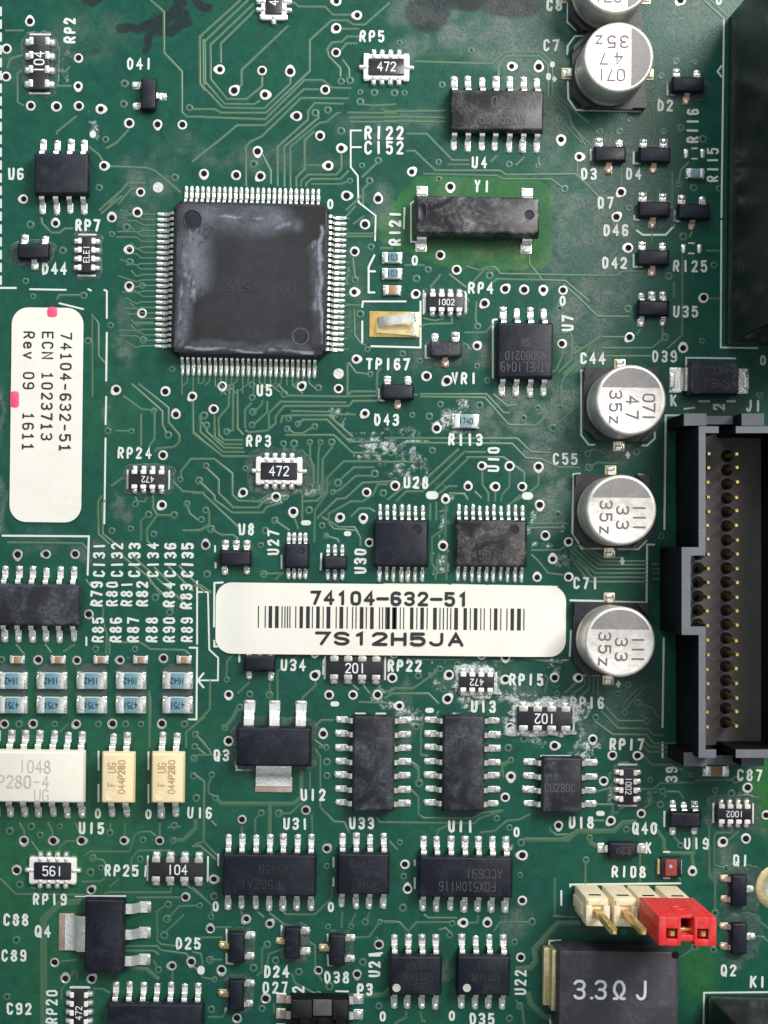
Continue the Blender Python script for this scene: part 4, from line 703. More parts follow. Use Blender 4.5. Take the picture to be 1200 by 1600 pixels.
def ic_body(w, h, H, k, z0=3.0, edge=2.0, draft=2.2, mid=.5, corner=2.0, bevel_top=0):
    mb = MB(); zm = z0 + (H - z0) * mid
    mb.loft([rr(w/2 - draft, h/2 - draft, corner, z0), rr(w/2, h/2, corner, zm - .6), rr(w/2, h/2, corner, zm + .6),
             rr(w/2 - draft * .9, h/2 - draft * .9, corner + .5, H - edge), rr(w/2 - draft - edge * .35, h/2 - draft - edge * .35, corner + .6, H - edge * .3),
             rr(w/2 - draft - edge, h/2 - draft - edge, corner + .5, H)], k, bot=True)
    return mb
def put(parent, name, me, rows):
    for x, y, rot in rows:
        part(name, random.choice(me) if isinstance(me, list) else me, parent, x + random.uniform(-.35, .35), y, 0, rot + random.uniform(-1.6, 1.6))
def gulls(w, z0, run, drop, end, padw, pad_end, mk='tin', pk='solder', fillet=3.0, t=2.2):
    return [gull(w, z0, run, drop, end, padw + a, pad_end + b, mk, pk, fillet * c, t) for a, b, c in ((0, 0, 1), (.8, 1.2, 1.35), (-.9, -1.6, .6), (-.4, 1.0, 1.0))]
def marking(parent, rows, z, name='marking'):
    for r in rows:
        text, x, y, h, k = r[:5]; rot = r[5] if len(r) > 5 else 0; adv = r[6] if len(r) > 6 else .68; st = r[7] if len(r) > 7 else .15
        mb = MB(); letters(mb, text, x, y, h, h * adv, h * adv * .66, h * st, k, z, rot); part(name, mb, parent)
def ring_mark(parent, x, y, r, z, k, name='mould_mark', filled=True, rim=None):
    mb = MB(); mb.lathe([(r, z - .1), (r - .8, z + .5), (r - 2.0, z + .45), (r - 2.6, z + .12)], rim or k, 20, top=False); mb.lathe([(r - 2.6, z + .12), (.3, z + .1)], k, 20)
    part(name, mb, parent, x, y)

def chip(label, ax, ay, w, h, n, rot=0, pitch=21.5, H=27, k='epoxy', lead='soic', marks=(), group='black chips with legs along two sides', dot=None, nb=None, name='integrated_circuit', cat='chip', lk='tin', pk='solder', off=0.0):
    bx, by = un(ax, ay, H)
    t = thing(name, label, cat, bx, by, rot, group)
    part('body', ic_body(w, h, H, k), t)
    if lead == 'soic': g = gulls(8.0, 15, 5, 10.5, 19, 10.2, 26, lk, pk)
    elif lead == 'opto': g = gulls(9.5, 17, 7, 12, 20, 11, 27, 'tin', 'solder_dull')
    elif lead == 'tssop': g = gulls(4.6, 9, 3.5, 8, 13, 6.4, 23, lk, pk, 2.4)
    elif lead == 'msop': g = gull(4.8, 9, 2, 6, 10, 6.6, 17, lk, pk, 2.4)
    elif lead == 'sot5': g = gulls(7.5, 8, 2, 5, 8, 10, 14, lk, pk, 3.2)
    nb = n if nb is None else nb
    xs = [(i - (n - 1) / 2) * pitch + off for i in range(n)]
    put(t, 'lead', g, [(x, h / 2 - .5, 0) for x in xs])
    xb = xs if nb == n else [xs[0], xs[-1]]
    put(t, 'lead', g, [(x, -h / 2 + .5, 180) for x in xb])
    if dot: ring_mark(t, dot[0], dot[1], dot[2], H, dot[3])
    marking(t, marks, H + .25)
    return t

def transistor(label, ax, ay, rot=0, w=50, h=25, k='epoxy', lk='tin', lk1='tin', marks=(), group='small three-legged diodes and transistors', name='small_transistor', cat='diode', film=None):
    H = 17; bx, by = un(ax, ay, H)
    t = thing(name, label, cat, bx, by, rot, group)
    part('body', ic_body(w, h, H, k, 2, 1.6, 1.8, .5, 1.5), t)
    if film: halo(t, w/2 + film[0], h/2 + film[1], 'film', .75, 'flux_film', .16, film[2], film[3], seed=ax)
    def g(a): return gulls(8.0, 8, 2, 5, 8.5, 11.5, 15, a, 'solder' if a == 'tin' else a, 3.6)
    put(t, 'lead', g(lk), [(-16, h / 2 - .5, 0), (16, h / 2 - .5, 0)])
    put(t, 'lead', g(lk1), [(0, -h / 2 + .5, 180)])
    marking(t, marks, H + .25)
    return t

def power_transistor(label, ax, ay, rot, lx=(-40, 0, 41)):
    H = 28; bx, by = un(ax, ay, H)
    t = thing('power_transistor', label, 'transistor', bx, by, rot, 'three-legged power transistors with a wide tab')
    part('body', ic_body(117, 63, H, 'epoxy', 2, 2, 2.6, .5, 1.5), t)
    def lead():
        mb = MB(); mb.strip([(-3, 15), (9, 15), (13, 13.5), (20, 5.5), (24, 4), (33, 4)], 15.5, 3, 'tin'); mb.box(-9, 9, 20, 38, .1, 1.6, 'solder_dull', .6)
        mb.dome(0, 34, 8, 5, 1, 2.5, 'solder_dull', 2); return mb.build('lead', 50)
    put(t, 'lead', cached('sot223', lead), [(x, 31, 0) for x in lx])
    mb = MB(); mb.strip([(-3, 15), (10, 15), (13, 13), (19, 6), (24, 5), (33, 5)], 55, 3, 'tin'); mb.box(-29, 29, 19, 43, .1, 1.8, 'brown_tin', .6)
    part('tab', mb, t, 0, -31, 0, 180)
    return t

def halo(t, hx, hy, k, z, name, wob=.16, ox=0, oy=0, n=40, seed=None, hole=None):
    """irregular film or crust left round a part"""
    r_ = random.Random(seed if seed is not None else hx * 31 + hy); ph = [r_.uniform(0, 6.28) for _ in range(6)]
    def ring(f, zz):
        out = []
        for i in range(n):
            a = 2 * math.pi * i / n; c_, s_ = math.cos(a), math.sin(a)
            e = 1 / max(abs(c_) ** 5 + abs(s_) ** 5, 1e-6) ** (1 / 5)
            q = 1 + wob * sum(math.sin((j * 3 + 2) * a + ph[j]) / (1 + j * .35) for j in range(6)) * .3
            out.append((ox + hx * f * e * c_ * q, oy + hy * f * e * s_ * q, zz))
        return out
    mb = MB(); mb.loft([ring(1.0, .1), ring(.97, z * .7), ring(.9, z), ring(.5, z * 1.05)], k); part(name, mb, t)
def res_array(label, ax, ay, w, h, n, pitch, rot=0, style='notch', code='', flip=False, ch=13, tw=9, group='black resistor arrays with a printed code', film=None, crust=None):
    H = 10; bx, by = un(ax, ay, H)
    t = thing('resistor_array', label, 'resistor', bx, by, rot, group)
    if film: halo(t, w/2 + film[0], h/2 + film[1], 'film', .75, 'flux_film', .12)
    if crust: halo(t, w/2 + crust[0], h/2 + crust[1], 'crust', 4.5, 'residue_crust', .3, n=72)
    if style == 'frame':                     # dark glaze on a pale body with small round contacts
        mb = MB(); mb.box(-w/2 - 8, w/2 + 8, -h/2 - 7, h/2 + 7, .2, 8, 'ceramic', 2, r=2.5)
        for s in (-1, 1): mb.box(s * (w/2 + 3) - 4.5, s * (w/2 + 3) + 4.5, -h/2 - 9, h/2 + 9, .3, 7, 'solder', 2, r=2)
        part('body', mb, t)
        mb = MB(); mb.box(-w/2, w/2, -h/2, h/2, 7.5, 10, 'resist_black', .8, r=2); part('glaze', mb, t)
        def tm_():
            m_ = MB(); m_.dome(0, 0, 4.4, 6, .2, 8, 'solder', 3); m_.dome(0, -6, 4, 5, 1, 8.4, 'solder', 2); return m_.build('terminal')
        me = cached('frame_term', tm_)
        for i in range(n):
            x = (i - (n - 1) / 2) * pitch
            part('terminal', me, t, x, h/2 + 10, 0, 0); part('terminal', me, t, x, -h/2 - 10, 0, 180)
        part('terminal', me, t, -w/2 - 10, 0, 0, 90); part('terminal', me, t, w/2 + 10, 0, 0, -90)
    else:
        mb = MB(); mb.box(-w/2, w/2, -h/2, h/2, .3, H, 'resist_black', 1.0, r=1.5); part('body', mb, t)
        inset = h * (.20 if style == 'wide' else .20)
        def tm_():
            m_ = MB()
            m_.box(-tw/2, tw/2, -inset, 1.2, .25, H + .7, 'ceramic' if style == 'notch' else 'solder_dull', .7, r=1.5)
            m_.dome(0, 3.2, tw * .5, 6.0, .15, 6.5, 'solder', 3); return m_.build('terminal')
        me = cached(('term', style, tw, round(inset, 2)), tm_)
        for i in range(n):
            x = (i - (n - 1) / 2) * pitch
            part('terminal', me, t, x, h/2, 0, 0); part('terminal', me, t, x, -h/2, 0, 180)
        for s in (-1, 1):
            mb = MB(); mb.box(s * (w/2 + 4) - 1.4, s * (w/2 + 4) + 1.4, -h/2 - 2, h/2 + 2, .1, .9, 'silk', .3); part('silkscreen_line', mb, t)
    if code: marking(t, [(code, 0, 0, ch * .88, 'print_white', 180 if flip else 0, .78, .14)], H + .3)
    return t

def chip_part(label, ax, ay, w, h, H, kind, rot=0, code='', group=None, name='chip_resistor', cat='resistor', ck='print_grey', endf=.24, grey=False, flip=False, ch=9):
    bx, by = un(ax, ay, H)
    t = thing(name, label, cat, bx, by, rot, group)
    e = w * endf
    mb = MB(); mb.box(-w/2 + e * .6, w/2 - e * .6, -h/2, h/2, .6, H - .8, 'ceramic', .8); mb.box(-w/2 + e, w/2 - e, -h/2 + .4, h/2 - .4, H - 1.5, H, kind, .7, r=1)
    part('body', mb, t)
    def cap():
        m_ = MB(); m_.box(0, e, -h/2 - .3, h/2 + .3, .4, H - .3, 'ceramic' if grey else 'solder', 1, r=1.2)
        m_.box(-w * .10, e * .5, -h/2 - 1.2, h/2 + 1.2, .1, H * .35, 'solder', 1.5, r=2); m_.dome(-w * .02, 0, w * .085, h * .47, .3, H * .72, 'solder', 3)
        return m_.build('end_cap')
    me = cached(('endcap', w, h, H, endf, grey), cap)
    part('end_cap', me, t, -w/2); part('end_cap', me, t, w/2, 0, 0, 180)
    if code: marking(t, [(code, 0, 0, ch, 'ink', 180 if flip else 0, .62, .15)], H + .2)
    return t

def capacitor(label, ax, ay, rows, rot=0, r=53.5, H=92):
    bx, by = un(ax, ay, H)
    t = thing('electrolytic_capacitor', label, 'capacitor', bx, by, rot, 'silver can capacitors along the black connectors')
    c = 20; s = 57
    def base():
        mb = MB(); oc = [(-s, s), (-s, -s + c), (-s + c, -s), (s - c, -s), (s, -s + c), (s, s)]
        mb.prism(oc, .5, 9, 'cap_base')
        for q in ([(-s, s), (-s, s - 20), (-s + 20, s)], [(s, s), (s - 20, s), (s, s - 20)]): mb.prism(q, 9, 20, 'cap_base')
        for q in ([(-s, -s + c), (-s + c, -s), (-s + c + 8, -s), (-s, -s + c + 8)], [(s, -s + c), (s, -s + c + 8), (s - c - 8, -s), (s - c, -s)]): mb.prism(q, 9, 22, 'cap_base')
        return mb.build('base')
    part('base', cached('capbase', base), t)
    def can():
        mb = MB(); mb.lathe([(r - 2, 9), (r, 11), (r, 20), (r - 2.5, 23), (r - 2.5, 26), (r, 30), (r, H - 5), (r - .6, H - 2.4), (r - 2, H - .8), (r - 4, H), (r - 6, H - .5), (.5, H - .5)], 'alu', 64); return mb.build('can', 60)
    part('can', cached('capcan', can), t)
    def mk():
        mb = MB(); rr_ = r - 5; y0 = 19; a0 = math.asin(y0 / rr_)
        pts = [(rr_ * math.cos(a), rr_ * math.sin(a)) for a in np.linspace(a0, math.pi - a0, 26)]
        mb.add([(x, y, H - .2) for x, y in pts], [list(range(len(pts)))], 'cap_mark'); return mb.build('polarity_mark')
    part('polarity_mark', cached('capmark', mk), t)
    for i, (tx, dy) in enumerate(rows):
        n = len(tx); h = 17; adv = {'47': 22, '33': 22, '35z': 19}.get(tx, 14.5)
        mb = MB(); letters(mb, tx, 27 - i * 25, -11 + dy, h, adv, 10.5, 2.5, 'print_purple', H + .1, -90, .2); part('marking', mb, t)
    def ld():
        mb = MB(); mb.box(-9, 9, -3, 15, .2, 1.4, 'gold_pale', .5); mb.strip([(-4, 6), (6, 6), (9, 2.4), (10, 2)], 9, 3, 'tin'); mb.dome(0, 10, 7, 4, 1, 2.5, 'solder', 2); return mb.build('lead', 50)
    me = cached('caplead', ld)
    part('lead', me, t, 0, s, 0, 0); part('lead', me, t, 0, -s, 0, 180)
    return t
# ------------------------------------------------------------------ big square chip
def big_chip():
    H = 32; bx, by = un(390.5, 436, H)
    t = thing('integrated_circuit', 'largest chip, square and black with fine legs on all four sides and whitish residue', 'chip', bx, by, -.55)
    w = 242; c = 10
    def oct_(hx, z, cc): return [(hx, hx - cc, z), (hx - cc, hx, z), (-hx + cc, hx, z), (-hx, hx - cc, z), (-hx, -hx + cc, z), (-hx + cc, -hx, z), (hx - cc, -hx, z), (hx, -hx + cc, z)]
    mb = MB(); h = w / 2
    mb.loft([oct_(h - 3, 4, c), oct_(h, 15, c), oct_(h, 16.5, c), oct_(h - 3.2, H - 3, c), oct_(h - 4.2, H - 1, c), oct_(h - 6.5, H - .3, c)], 'epoxy', bot=True)
    part('body', mb, t)
    # top face with its residue and an edge glint painted in
    n = 150; g = np.linspace(-1, 1, n) * (h - 6.6); X, Y = np.meshgrid(g, g)
    nz1 = fbm(X + 900, Y + 900, 46, 301, 5); nz2 = fbm(X + 900, Y + 900, 15, 331, 4)
    wx = X + (nz1 - .5) * 20 + (nz2 - .5) * 8; wy = Y + (fbm(X + 900, Y + 900, 40, 361, 4) - .5) * 20
    def band(ax0, ay0, ax1, ay1, wd, s):
        d = np.array([ax1 - ax0, ay1 - ay0], float); L = np.hypot(*d); d /= L
        u = np.clip((wx - ax0) * d[0] + (wy - ay0) * d[1], 0, L)
        q = np.hypot(wx - ax0 - u * d[0], wy - ay0 - u * d[1]); return s * (1 - sstep(0, wd, q))
    veil = np.maximum.reduce([band(-88, 85, -84, -5, 40, .62), band(-85, 92, 40, 92, 42, .5), band(-95, 0, -105, -90, 22, .45), band(40, 85, 70, 85, 24, .35), band(104, 50, 108, -90, 16, .16), band(-90, -102, 90, -104, 14, .2), band(0, 40, 20, -40, 150, .07)])
    sv = fbm((X + 900) * 2.6, (Y + 900) * .55, 20, 401, 4); sh = fbm((X + 900) * .5, (Y + 900) * 2.6, 20, 431, 4)   # drips and wipes
    streak = np.maximum.reduce([band(-92, 78, -88, -20, 26, 1) * sstep(.42, .66, sv), band(-70, 96, 30, 96, 24, 1) * sstep(.45, .68, sh), band(-100, 0, -108, -100, 13, 1) * sstep(.38, .6, sv),
        band(111, 80, 113, -95, 5, 1) * sstep(.2, .5, sv), band(103, 60, 106, -40, 6, .7) * sstep(.45, .6, sv), band(-95, -109, 25, -111, 5, 1) * sstep(.35, .55, sh), band(38, -108, 100, -111, 6, 1) * sstep(.3, .5, sh), band(45, 78, 58, 84, 10, .8)])  # opening band: light along the right edge painted as a streak
    crack = np.abs(fbm(X + 900, Y + 900, 30, 461, 3) - .5) < .012
    res = np.clip(np.maximum(veil * (.2 + 1.25 * nz1) * (.6 + .8 * nz2), streak * .95), 0, 1); res = np.where(crack & (veil > .25), res * .35, res)
    me = bpy.data.meshes.new('top_face'); idx = np.arange(n * n).reshape(n, n)
    co = np.stack([X.ravel() * .01, Y.ravel() * .01, np.full(n * n, H * .01)], 1)
    q = np.stack([idx[:-1, :-1], idx[:-1, 1:], idx[1:, 1:], idx[1:, :-1]], -1).reshape(-1, 4)
    me.from_pydata(co.tolist(), [], q.tolist()); at = me.color_attributes.new('residue', 'FLOAT_COLOR', 'POINT')
    dat = np.ones((n * n, 4), np.float32); dat[:, 0] = res.ravel(); at.data.foreach_set('color', dat.ravel())
    m = mat('residue_glint_epoxy', (.014, .014, .016), .45, spec=.26); a = nd(m, 'ShaderNodeVertexColor'); a.layer_name = 'residue'; s = nd(m, 'ShaderNodeSeparateColor'); ln(m, a, 0, s, 0)
    cs = coords(m, 1.0, rnd=False); n1 = noise(m, cs, 9, 6, .7, 1.5); n2 = noise(m, cs, 2.4, 4, .6); f2 = noise(m, cs, 45, 2, .5)
    base = ramp(m, n2, 'Fac', .3, .75, (.008, .008, .0095, 1), (.017, .016, .0175, 1))
    f = mth(m, 'MULTIPLY', (s, 0), (ramp(m, n1, 'Fac', .3, .62, (.5,) * 3 + (1,)), 0))
    x = mix(m, (base, 0), (.24, .265, .315), (f, 0)); ln(m, x, 2, P(m), 'Base Color')
    ro = ramp(m, n1, 'Fac', .3, .7, (.42,) * 3 + (1,), (.62,) * 3 + (1,)); ln(m, ro, 0, P(m), 'Roughness')
    hh = mth(m, 'ADD', (f, 0), (mth(m, 'MULTIPLY', (f2, 'Fac'), .15), 0)); bump(m, hh, 0, .3, .012)
    M['residue'] = m; me.materials.append(m); part('top_face', me, t)
    ring_mark(t, -91, 90, 15, H, 'epoxy'); ring_mark(t, 80, -87, 14, H, 'epoxy', rim='print_pale')
    marking(t, [('F5', 35, 30, 9, 'print_grey', 180), ('155104515', 20, -12, 13, 'print_grey', 180, .95)], H + .25)
    g_ = gull(4.4, 14, 4.5, 10, 17, 5.6, 27, 'tin', 'solder', 2.6)
    for i in range(25):
        p = (i - 12) * 8.6
        part('lead', g_, t, p, h - .5, 0, 0); part('lead', g_, t, p, -h + .5, 0, 180); part('lead', g_, t, -h + .5, p, 0, 90); part('lead', g_, t, h - .5, p, 0, -90)
big_chip()

# ------------------------------------------------------------------ chips with legs on two long sides
chip('black fourteen-leg chip with brownish smears above the printed U4', 777, 172, 146, 66, 7, k='epoxy_brown', marks=[('VAı7ID', 25, 12, 17, 'print_pale', 180, .7, .11), ('ŋCE9939', 8, -14, 15, 'print_pale', 180, .7, .11)])
chip('black eight-leg chip beside the printed U6, near the top left corner', 96, 271, 86, 66, 4, k='epoxy')
t = chip('black eight-leg chip with scratched faint text, left of the printed U7', 821, 547, 88, 88, 4, H=30, k='epoxy', marks=[('ATMEL1049', 0, -26, 14, 'print_pale', 180, .62, .1), ('45DB021D', 0, -9, 13, 'print_pale', 180, .62, .1), ('SH', 0, 12, 11, 'print_pale', 180, .62, .1)])
chip('long black chip cut off by the left edge, left of the C131 column', 37, 945, 176, 66, 8, k='epoxy_dusty', marks=[], off=-1.0)
chip('upright black chip with legs left and right, above the printed U33', 584, 1193, 150, 66, 7, rot=90, k='epoxy_dusty', off=0)
chip('upright black chip with legs left and right, above the printed U11', 725, 1193, 150, 66, 7, rot=90, k='epoxy_dusty', marks=[('AG', -20, 0, 14, 'print_grey', -90)])
chip('upright eight-leg black chip with crusty white top edge, above the printed U18', 879, 1227, 88, 64, 4, rot=90, k='epoxy_dusty', marks=[('CU28', -4, 12, 12, 'print_pale', -90), ('30C', -4, -8, 12, 'print_pale', -90)])
chip('clean black fourteen-leg chip below the printed U31', 421, 1368, 146, 68, 7, marks=[('ACA545ŋ', 16, 10, 12, 'print_grey', 180, .8, .12), ('F5GZA1', -14, -14, 13, 'print_grey', 180, .8, .12)])
chip('black eight-leg chip between U33 and the two small upright diodes', 568, 1366, 82, 66, 4, marks=[('0C410', 0, 16, 10, 'print_grey', 180, .8), ('HK', 4, 0, 9, 'print_grey', 180), ('ATI08', 6, -16, 9, 'print_grey', 180)])
chip('black fourteen-leg chip with faint scratched text below the printed U11', 728, 1371, 147, 66, 7, marks=[('ACC691', 28, 6, 14, 'print_pale', 180, .7, .1), ('F0X5ıDM116', 2, -14, 14, 'print_pale', 180, .64, .1)])
chip('black eight-leg chip with a grey dot, right of the printed U21', 650, 1525, 82, 64, 4, dot=(-30, -19, 6.5, 'print_ltgrey'), marks=[('ADC0XA', 4, 16, 10, 'print_grey'), ('ŋH1105', 4, -2, 11, 'print_grey'), ('506S', 10, -16, 9, 'print_grey')])
chip('black eight-leg chip with a grey dot, left of the printed U22', 756, 1525, 84, 64, 4, dot=(-26, -19, 6.5, 'print_ltgrey'), marks=[('C526Y', 8, 16, 10, 'print_grey'), ('ŋH1105', 4, -2, 11, 'print_grey'), ('506S', 12, -16, 9, 'print_grey')])
chip('black chip cut off by the bottom edge, right of the RP20 array', 243, 1601, 150, 66, 7)
chip('white opto chip reading 1048 and UG, cut off by the left edge', 45, 1214, 172, 82, 8, pitch=22.3, H=34, k='opto_white', lead='opto', group=None, name='optocoupler', cat='optocoupler', lk='tin',
     marks=[('1048', 9, 16, 18, 'print_ltgrey', 0, .72, .12), ('TLP280-4', -22, -7, 18, 'print_ltgrey', 0, .76, .12), ('UG', 20, -28, 17, 'print_ltgrey', 0, .74, .12)])
for lab, x in (('cream four-leg opto chip above the printed U15', 184), ('cream four-leg opto chip above the printed U16', 262)):
    chip(lab, x, 1216, 52, 80, 2, pitch=22, H=34, k='opto_cream', lead='opto', group='cream four-leg opto chips', name='optocoupler', cat='optocoupler', dot=(-13, -28, 7.5, 'opto_cream'),
         marks=[('UG', -9, 16, 12, 'print_tan', 90, .72, .16), ('Γ', -9, -9, 11, 'print_tan', 90, .8, .16), ('044P280', 6, 2, 10, 'print_tan', 90, .76, .16)])
chip('near-square black chip with fine legs, below the printed U28', 627, 849, 86, 74, 7, pitch=11.1, H=20, k='epoxy', lead='tssop', dot=(24, 22, 8, 'epoxy'), group='thin black chips with fine legs', off=1)
chip('black fine-leg chip with a flaked golden smear across its top', 768, 849, 112, 74, 10, pitch=11.1, H=20, k='epoxy_brown', lead='tssop', dot=(35, 22, 8, 'epoxy'), group='thin black chips with fine legs', marks=[('U450 P5A', 0, -18, 13, 'print_pale', 0, .8, .1)])
chip('small black fine-leg chip with a ring mark, right of the printed U27', 464, 869, 39, 39, 4, pitch=8.8, H=16, k='epoxy', lead='msop', dot=(8, 10, 5, 'epoxy'), group='thin black chips with fine legs')
chip('tiny black six-leg chip left of the printed U30', 524, 879, 38, 22, 3, pitch=11.3, H=16, k='epoxy', lead='msop', group='thin black chips with fine legs', marks=[('9202', -2, 0, 8, 'print_grey', 0, .8)])
for lab, x, y in (('small five-leg black chip below the printed U8', 368, 872), ('small five-leg black chip half under the barcode label, left of U34', 406, 1037), ('small five-leg black chip above the printed U19', 1072, 1281), ('small five-leg black chip left of the printed U35', 1022, 481)):
    chip(lab, x, y, 50, 26, 3, pitch=17, H=17, lead='sot5', nb=2, group='small five-leg black chips', k='epoxy' if x < 1000 else 'epoxy')

# ------------------------------------------------------------------ small three-legged devices
for a in [('small black three-leg diode under the printed D41', 232, 146, 90), ('small black three-leg diode left of the printed D44', 52, 392, 0), ('small black three-leg diode between TP167 and D43', 622, 612, 0),
          ('small dusty black three-leg regulator above the printed VR1', 697, 545, 0), ('small black three-leg diode above the printed D2', 1076, 131, 0), ('small black three-leg diode above the printed D3', 954, 240, 0),
          ('small black three-leg diode above the printed D4', 1024, 241, 0), ('small black three-leg diode right of the printed D7', 1023, 326, 0), ('small black three-leg diode beside the big black connector, right of the D7 diode', 1085, 330, 0),
          ('small black three-leg diode between D42 and R125', 1022, 402, 0), ('small upright black diode right of the printed D25', 370, 1481, -90), ('small upright black diode above the printed D24', 457, 1474, -90),
          ('small upright black diode above the printed D38', 527, 1485, -90), ('small upright black diode left of the printed D27', 369, 1556, -90), ('small upright black transistor below the printed Q1', 1156, 1392, 90), ('small upright black transistor above the printed Q2', 1156, 1467, 90)]:
    right = a[1] > 880 or 'VR1' in a[0] or 'D43' in a[0]
    cat = 'transistor' if 'transistor' in a[0] else ('regulator' if 'regulator' in a[0] else 'diode')
    q = cat == 'transistor'
    transistor(a[0], a[1], a[2], a[3], k='epoxy_dusty' if cat == 'regulator' else 'epoxy', lk='brown_tin' if q else 'tin', lk1='tin' if (q or a[1] == 52) else ('brown_tin' if right else ('gold_pale' if a[3] == -90 else 'tin')),
               film={1156: (12, 16, 0, -10), 697: (8, 8, 4, -6), 1076: (8, 6, 4, -4), 1023: (6, 10, 8, -6), 369: (6, 10, 0, 4), 527: (3, 8, 0, 6), 457: (8, 10, 4, 4), 52: (10, 8, -4, 0), 370: (3, 8, 0, 8)}.get(a[1]),
               name={'diode': 'small_diode', 'transistor': 'small_transistor', 'regulator': 'small_regulator'}[cat], cat=cat)
t = power_transistor('wide black three-leg transistor with its tab pointing down, right of Q3', 428, 1167, 0); halo(t, 70, 44, 'film', .75, 'flux_film', .1)
power_transistor('wide black three-leg transistor with its tab pointing left, right of Q4', 163, 1463, -90)

# two-legged diodes
def diode(label, ax, ay, w, h, H, lw_, le, marks, k='epoxy', name='flat_diode'):
    bx, by = un(ax, ay, H); t = thing(name, label, 'diode', bx, by, 0)
    part('body', ic_body(w, h, H, k, 2, 2, 2, .5, 1.5), t)
    mb = MB(); mb.strip([(-3, H * .5), (3, H * .5), (6, H * .4), (8, 4), (le, 3.5)], lw_, 2.5, 'tin'); mb.box(-lw_/2 - 2, lw_/2 + 2, 4, le + 4, .1, 1.4, 'solder', .5); mb.dome(0, le, lw_ * .42, 5, 1, 4, 'solder', 2)
    me = mb.build('lead', 50); part('lead', me, t, -w/2 + .5, 0, 0, 90); part('lead', me, t, w/2 - .5, 0, 0, -90)
    marking(t, marks, H + .25); return t
t = diode('large black two-lead diode below the printed D39', 1117, 591, 76, 52, 38, 36, 20, [('MCC', 6, 12, 12, 'print_pale', 180, .8, .1), ('SMBJ', 4, -8, 13, 'print_pale', 180, .8, .1)], k='epoxy_dusty')
mb = MB(); mb.box(-33, -22, -24, 24, 37.5, 38.3, 'print_grey', .2); part('cathode_band', mb, t)
diode('small black two-lead diode marked E2N, left of the letter K', 974, 1328, 46, 25, 18, 11, 11, [('E2N', 0, -1, 9, 'print_pale', 180, .85, .14)])

# ------------------------------------------------------------------ resistor arrays
res_array('resistor array 472 in a white frame, below the printed RP5', 604, 104, 56, 26, 4, 13.2, 0, 'frame', '472', ch=15, group='resistor arrays in a white frame')
res_array('resistor array 472 in a white frame, below the printed RP3', 436, 736, 57, 27, 4, 13.2, 0, 'frame', '472', ch=16, film=(24, 22), group='resistor arrays in a white frame')
res_array('resistor array 561 in a white frame, above the printed RP19', 82, 1361, 58, 27, 4, 13.4, 0, 'frame', '561', ch=16, group='resistor arrays in a white frame')
res_array('upright white-framed resistor array cut off by the top edge', 428, -6, 56, 26, 4, 13.2, 90, 'frame', '472', ch=15, group='resistor arrays in a white frame')
res_array('upright black resistor array 104 left of the printed RP2', 61, 97, 84, 30, 4, 22, 90, 'wide', '104', ch=17, tw=12, film=(10, 14))
res_array('black resistor array 104 right of the printed RP25', 277, 1359, 86, 36, 4, 22.2, 0, 'wide', '104', ch=16, tw=13)
res_array('black resistor array 201 right under the barcode label', 555, 1044, 86, 34, 4, 21.8, 0, 'wide', '201', ch=16, tw=13, film=(10, 9))
res_array('black resistor array 102 printed upside down, in white residue left of RP16', 851, 1123, 86, 36, 4, 22, 0, 'wide', '102', True, 16, tw=14, crust=(13, 10))
res_array('small resistor array 472 printed upside down, below the printed RP24', 231, 749, 57, 27, 4, 14, 0, 'notch', '472', True, 10, film=(12, 12))
res_array('small resistor array 472 printed upside down, crusted white, left of RP15', 745, 1066, 54, 28, 4, 14, 0, 'notch', '472', True, 11, crust=(7, 11))
res_array('small resistor array 1002 left of the printed RP4', 697, 472, 56, 27, 4, 13.8, 0, 'notch', '1002', False, 10, film=(8, 10))
res_array('upright resistor array 1002 below the printed RP17', 982, 1228, 56, 26, 4, 13.7, -90, 'notch', '1002', False, 10, film=(8, 10))
res_array('small resistor array 1002 upside down above the Q1 transistor, near the right edge', 1148, 1272, 54, 28, 4, 13.3, 0, 'notch', '1002', True, 10, film=(18, 14))
res_array('small upright resistor array below the printed RP7, marked ELE1', 135, 397, 56, 25, 4, 13.8, 90, 'notch', 'ELE1', False, 10, film=(10, 12))
res_array('upright resistor array 472 right of the printed RP20, cut by the bottom edge', 123, 1583, 68, 26, 5, 14, 90, 'notch', '472', False, 11)

# ------------------------------------------------------------------ chip resistors and capacitors
where = ['cut off by the left edge', 'second from the left edge', 'third from the left edge', 'fourth from the left edge', 'last in the row, beside the white arrow']
for i, x in enumerate((18, 80, 142.5, 204, 277)):
    chip_part('blue resistor 1642, upper blue row, ' + where[i], x, 1064, 40, 25, 11, 'blue', 0, '1642', 'blue chip resistors in two rows', ck='ink', flip=True)
    chip_part('blue resistor 4751, lower blue row, ' + where[i], x, 1102, 40, 25, 11, 'blue', 0, '4751', 'blue chip resistors in two rows', ck='ink', flip=True)
for i, x in enumerate((26, 90, 157, 219, 287)):
    chip_part('tiny brown chip above the blue rows, ' + where[i], x, 1031, 20, 11, 8, 'brown', 0, '', 'tiny brown chip capacitors', 'chip_capacitor', 'capacitor', endf=.27)
chip_part('upper of two small blue resistors marked 103 near R121', 613, 402, 27, 16, 9, 'blue', 0, '103', 'small blue resistors marked 103', flip=False, ch=9)
chip_part('lower of two small blue resistors marked 103 near R121', 613, 427, 27, 16, 9, 'blue', 0, '103', 'small blue resistors marked 103', flip=False, ch=9)
chip_part('tiny brown chip capacitor under the two blue 103 resistors', 613, 453, 24, 14, 9, 'brown', 0, '', 'tiny brown chip capacitors', 'chip_capacitor', 'capacitor', endf=.25)
chip_part('pale blue-grey chip resistor in a flux ring above the printed R113', 728, 658, 36, 21, 10, 'blue_dull', 0, '1740', None, ch=9)
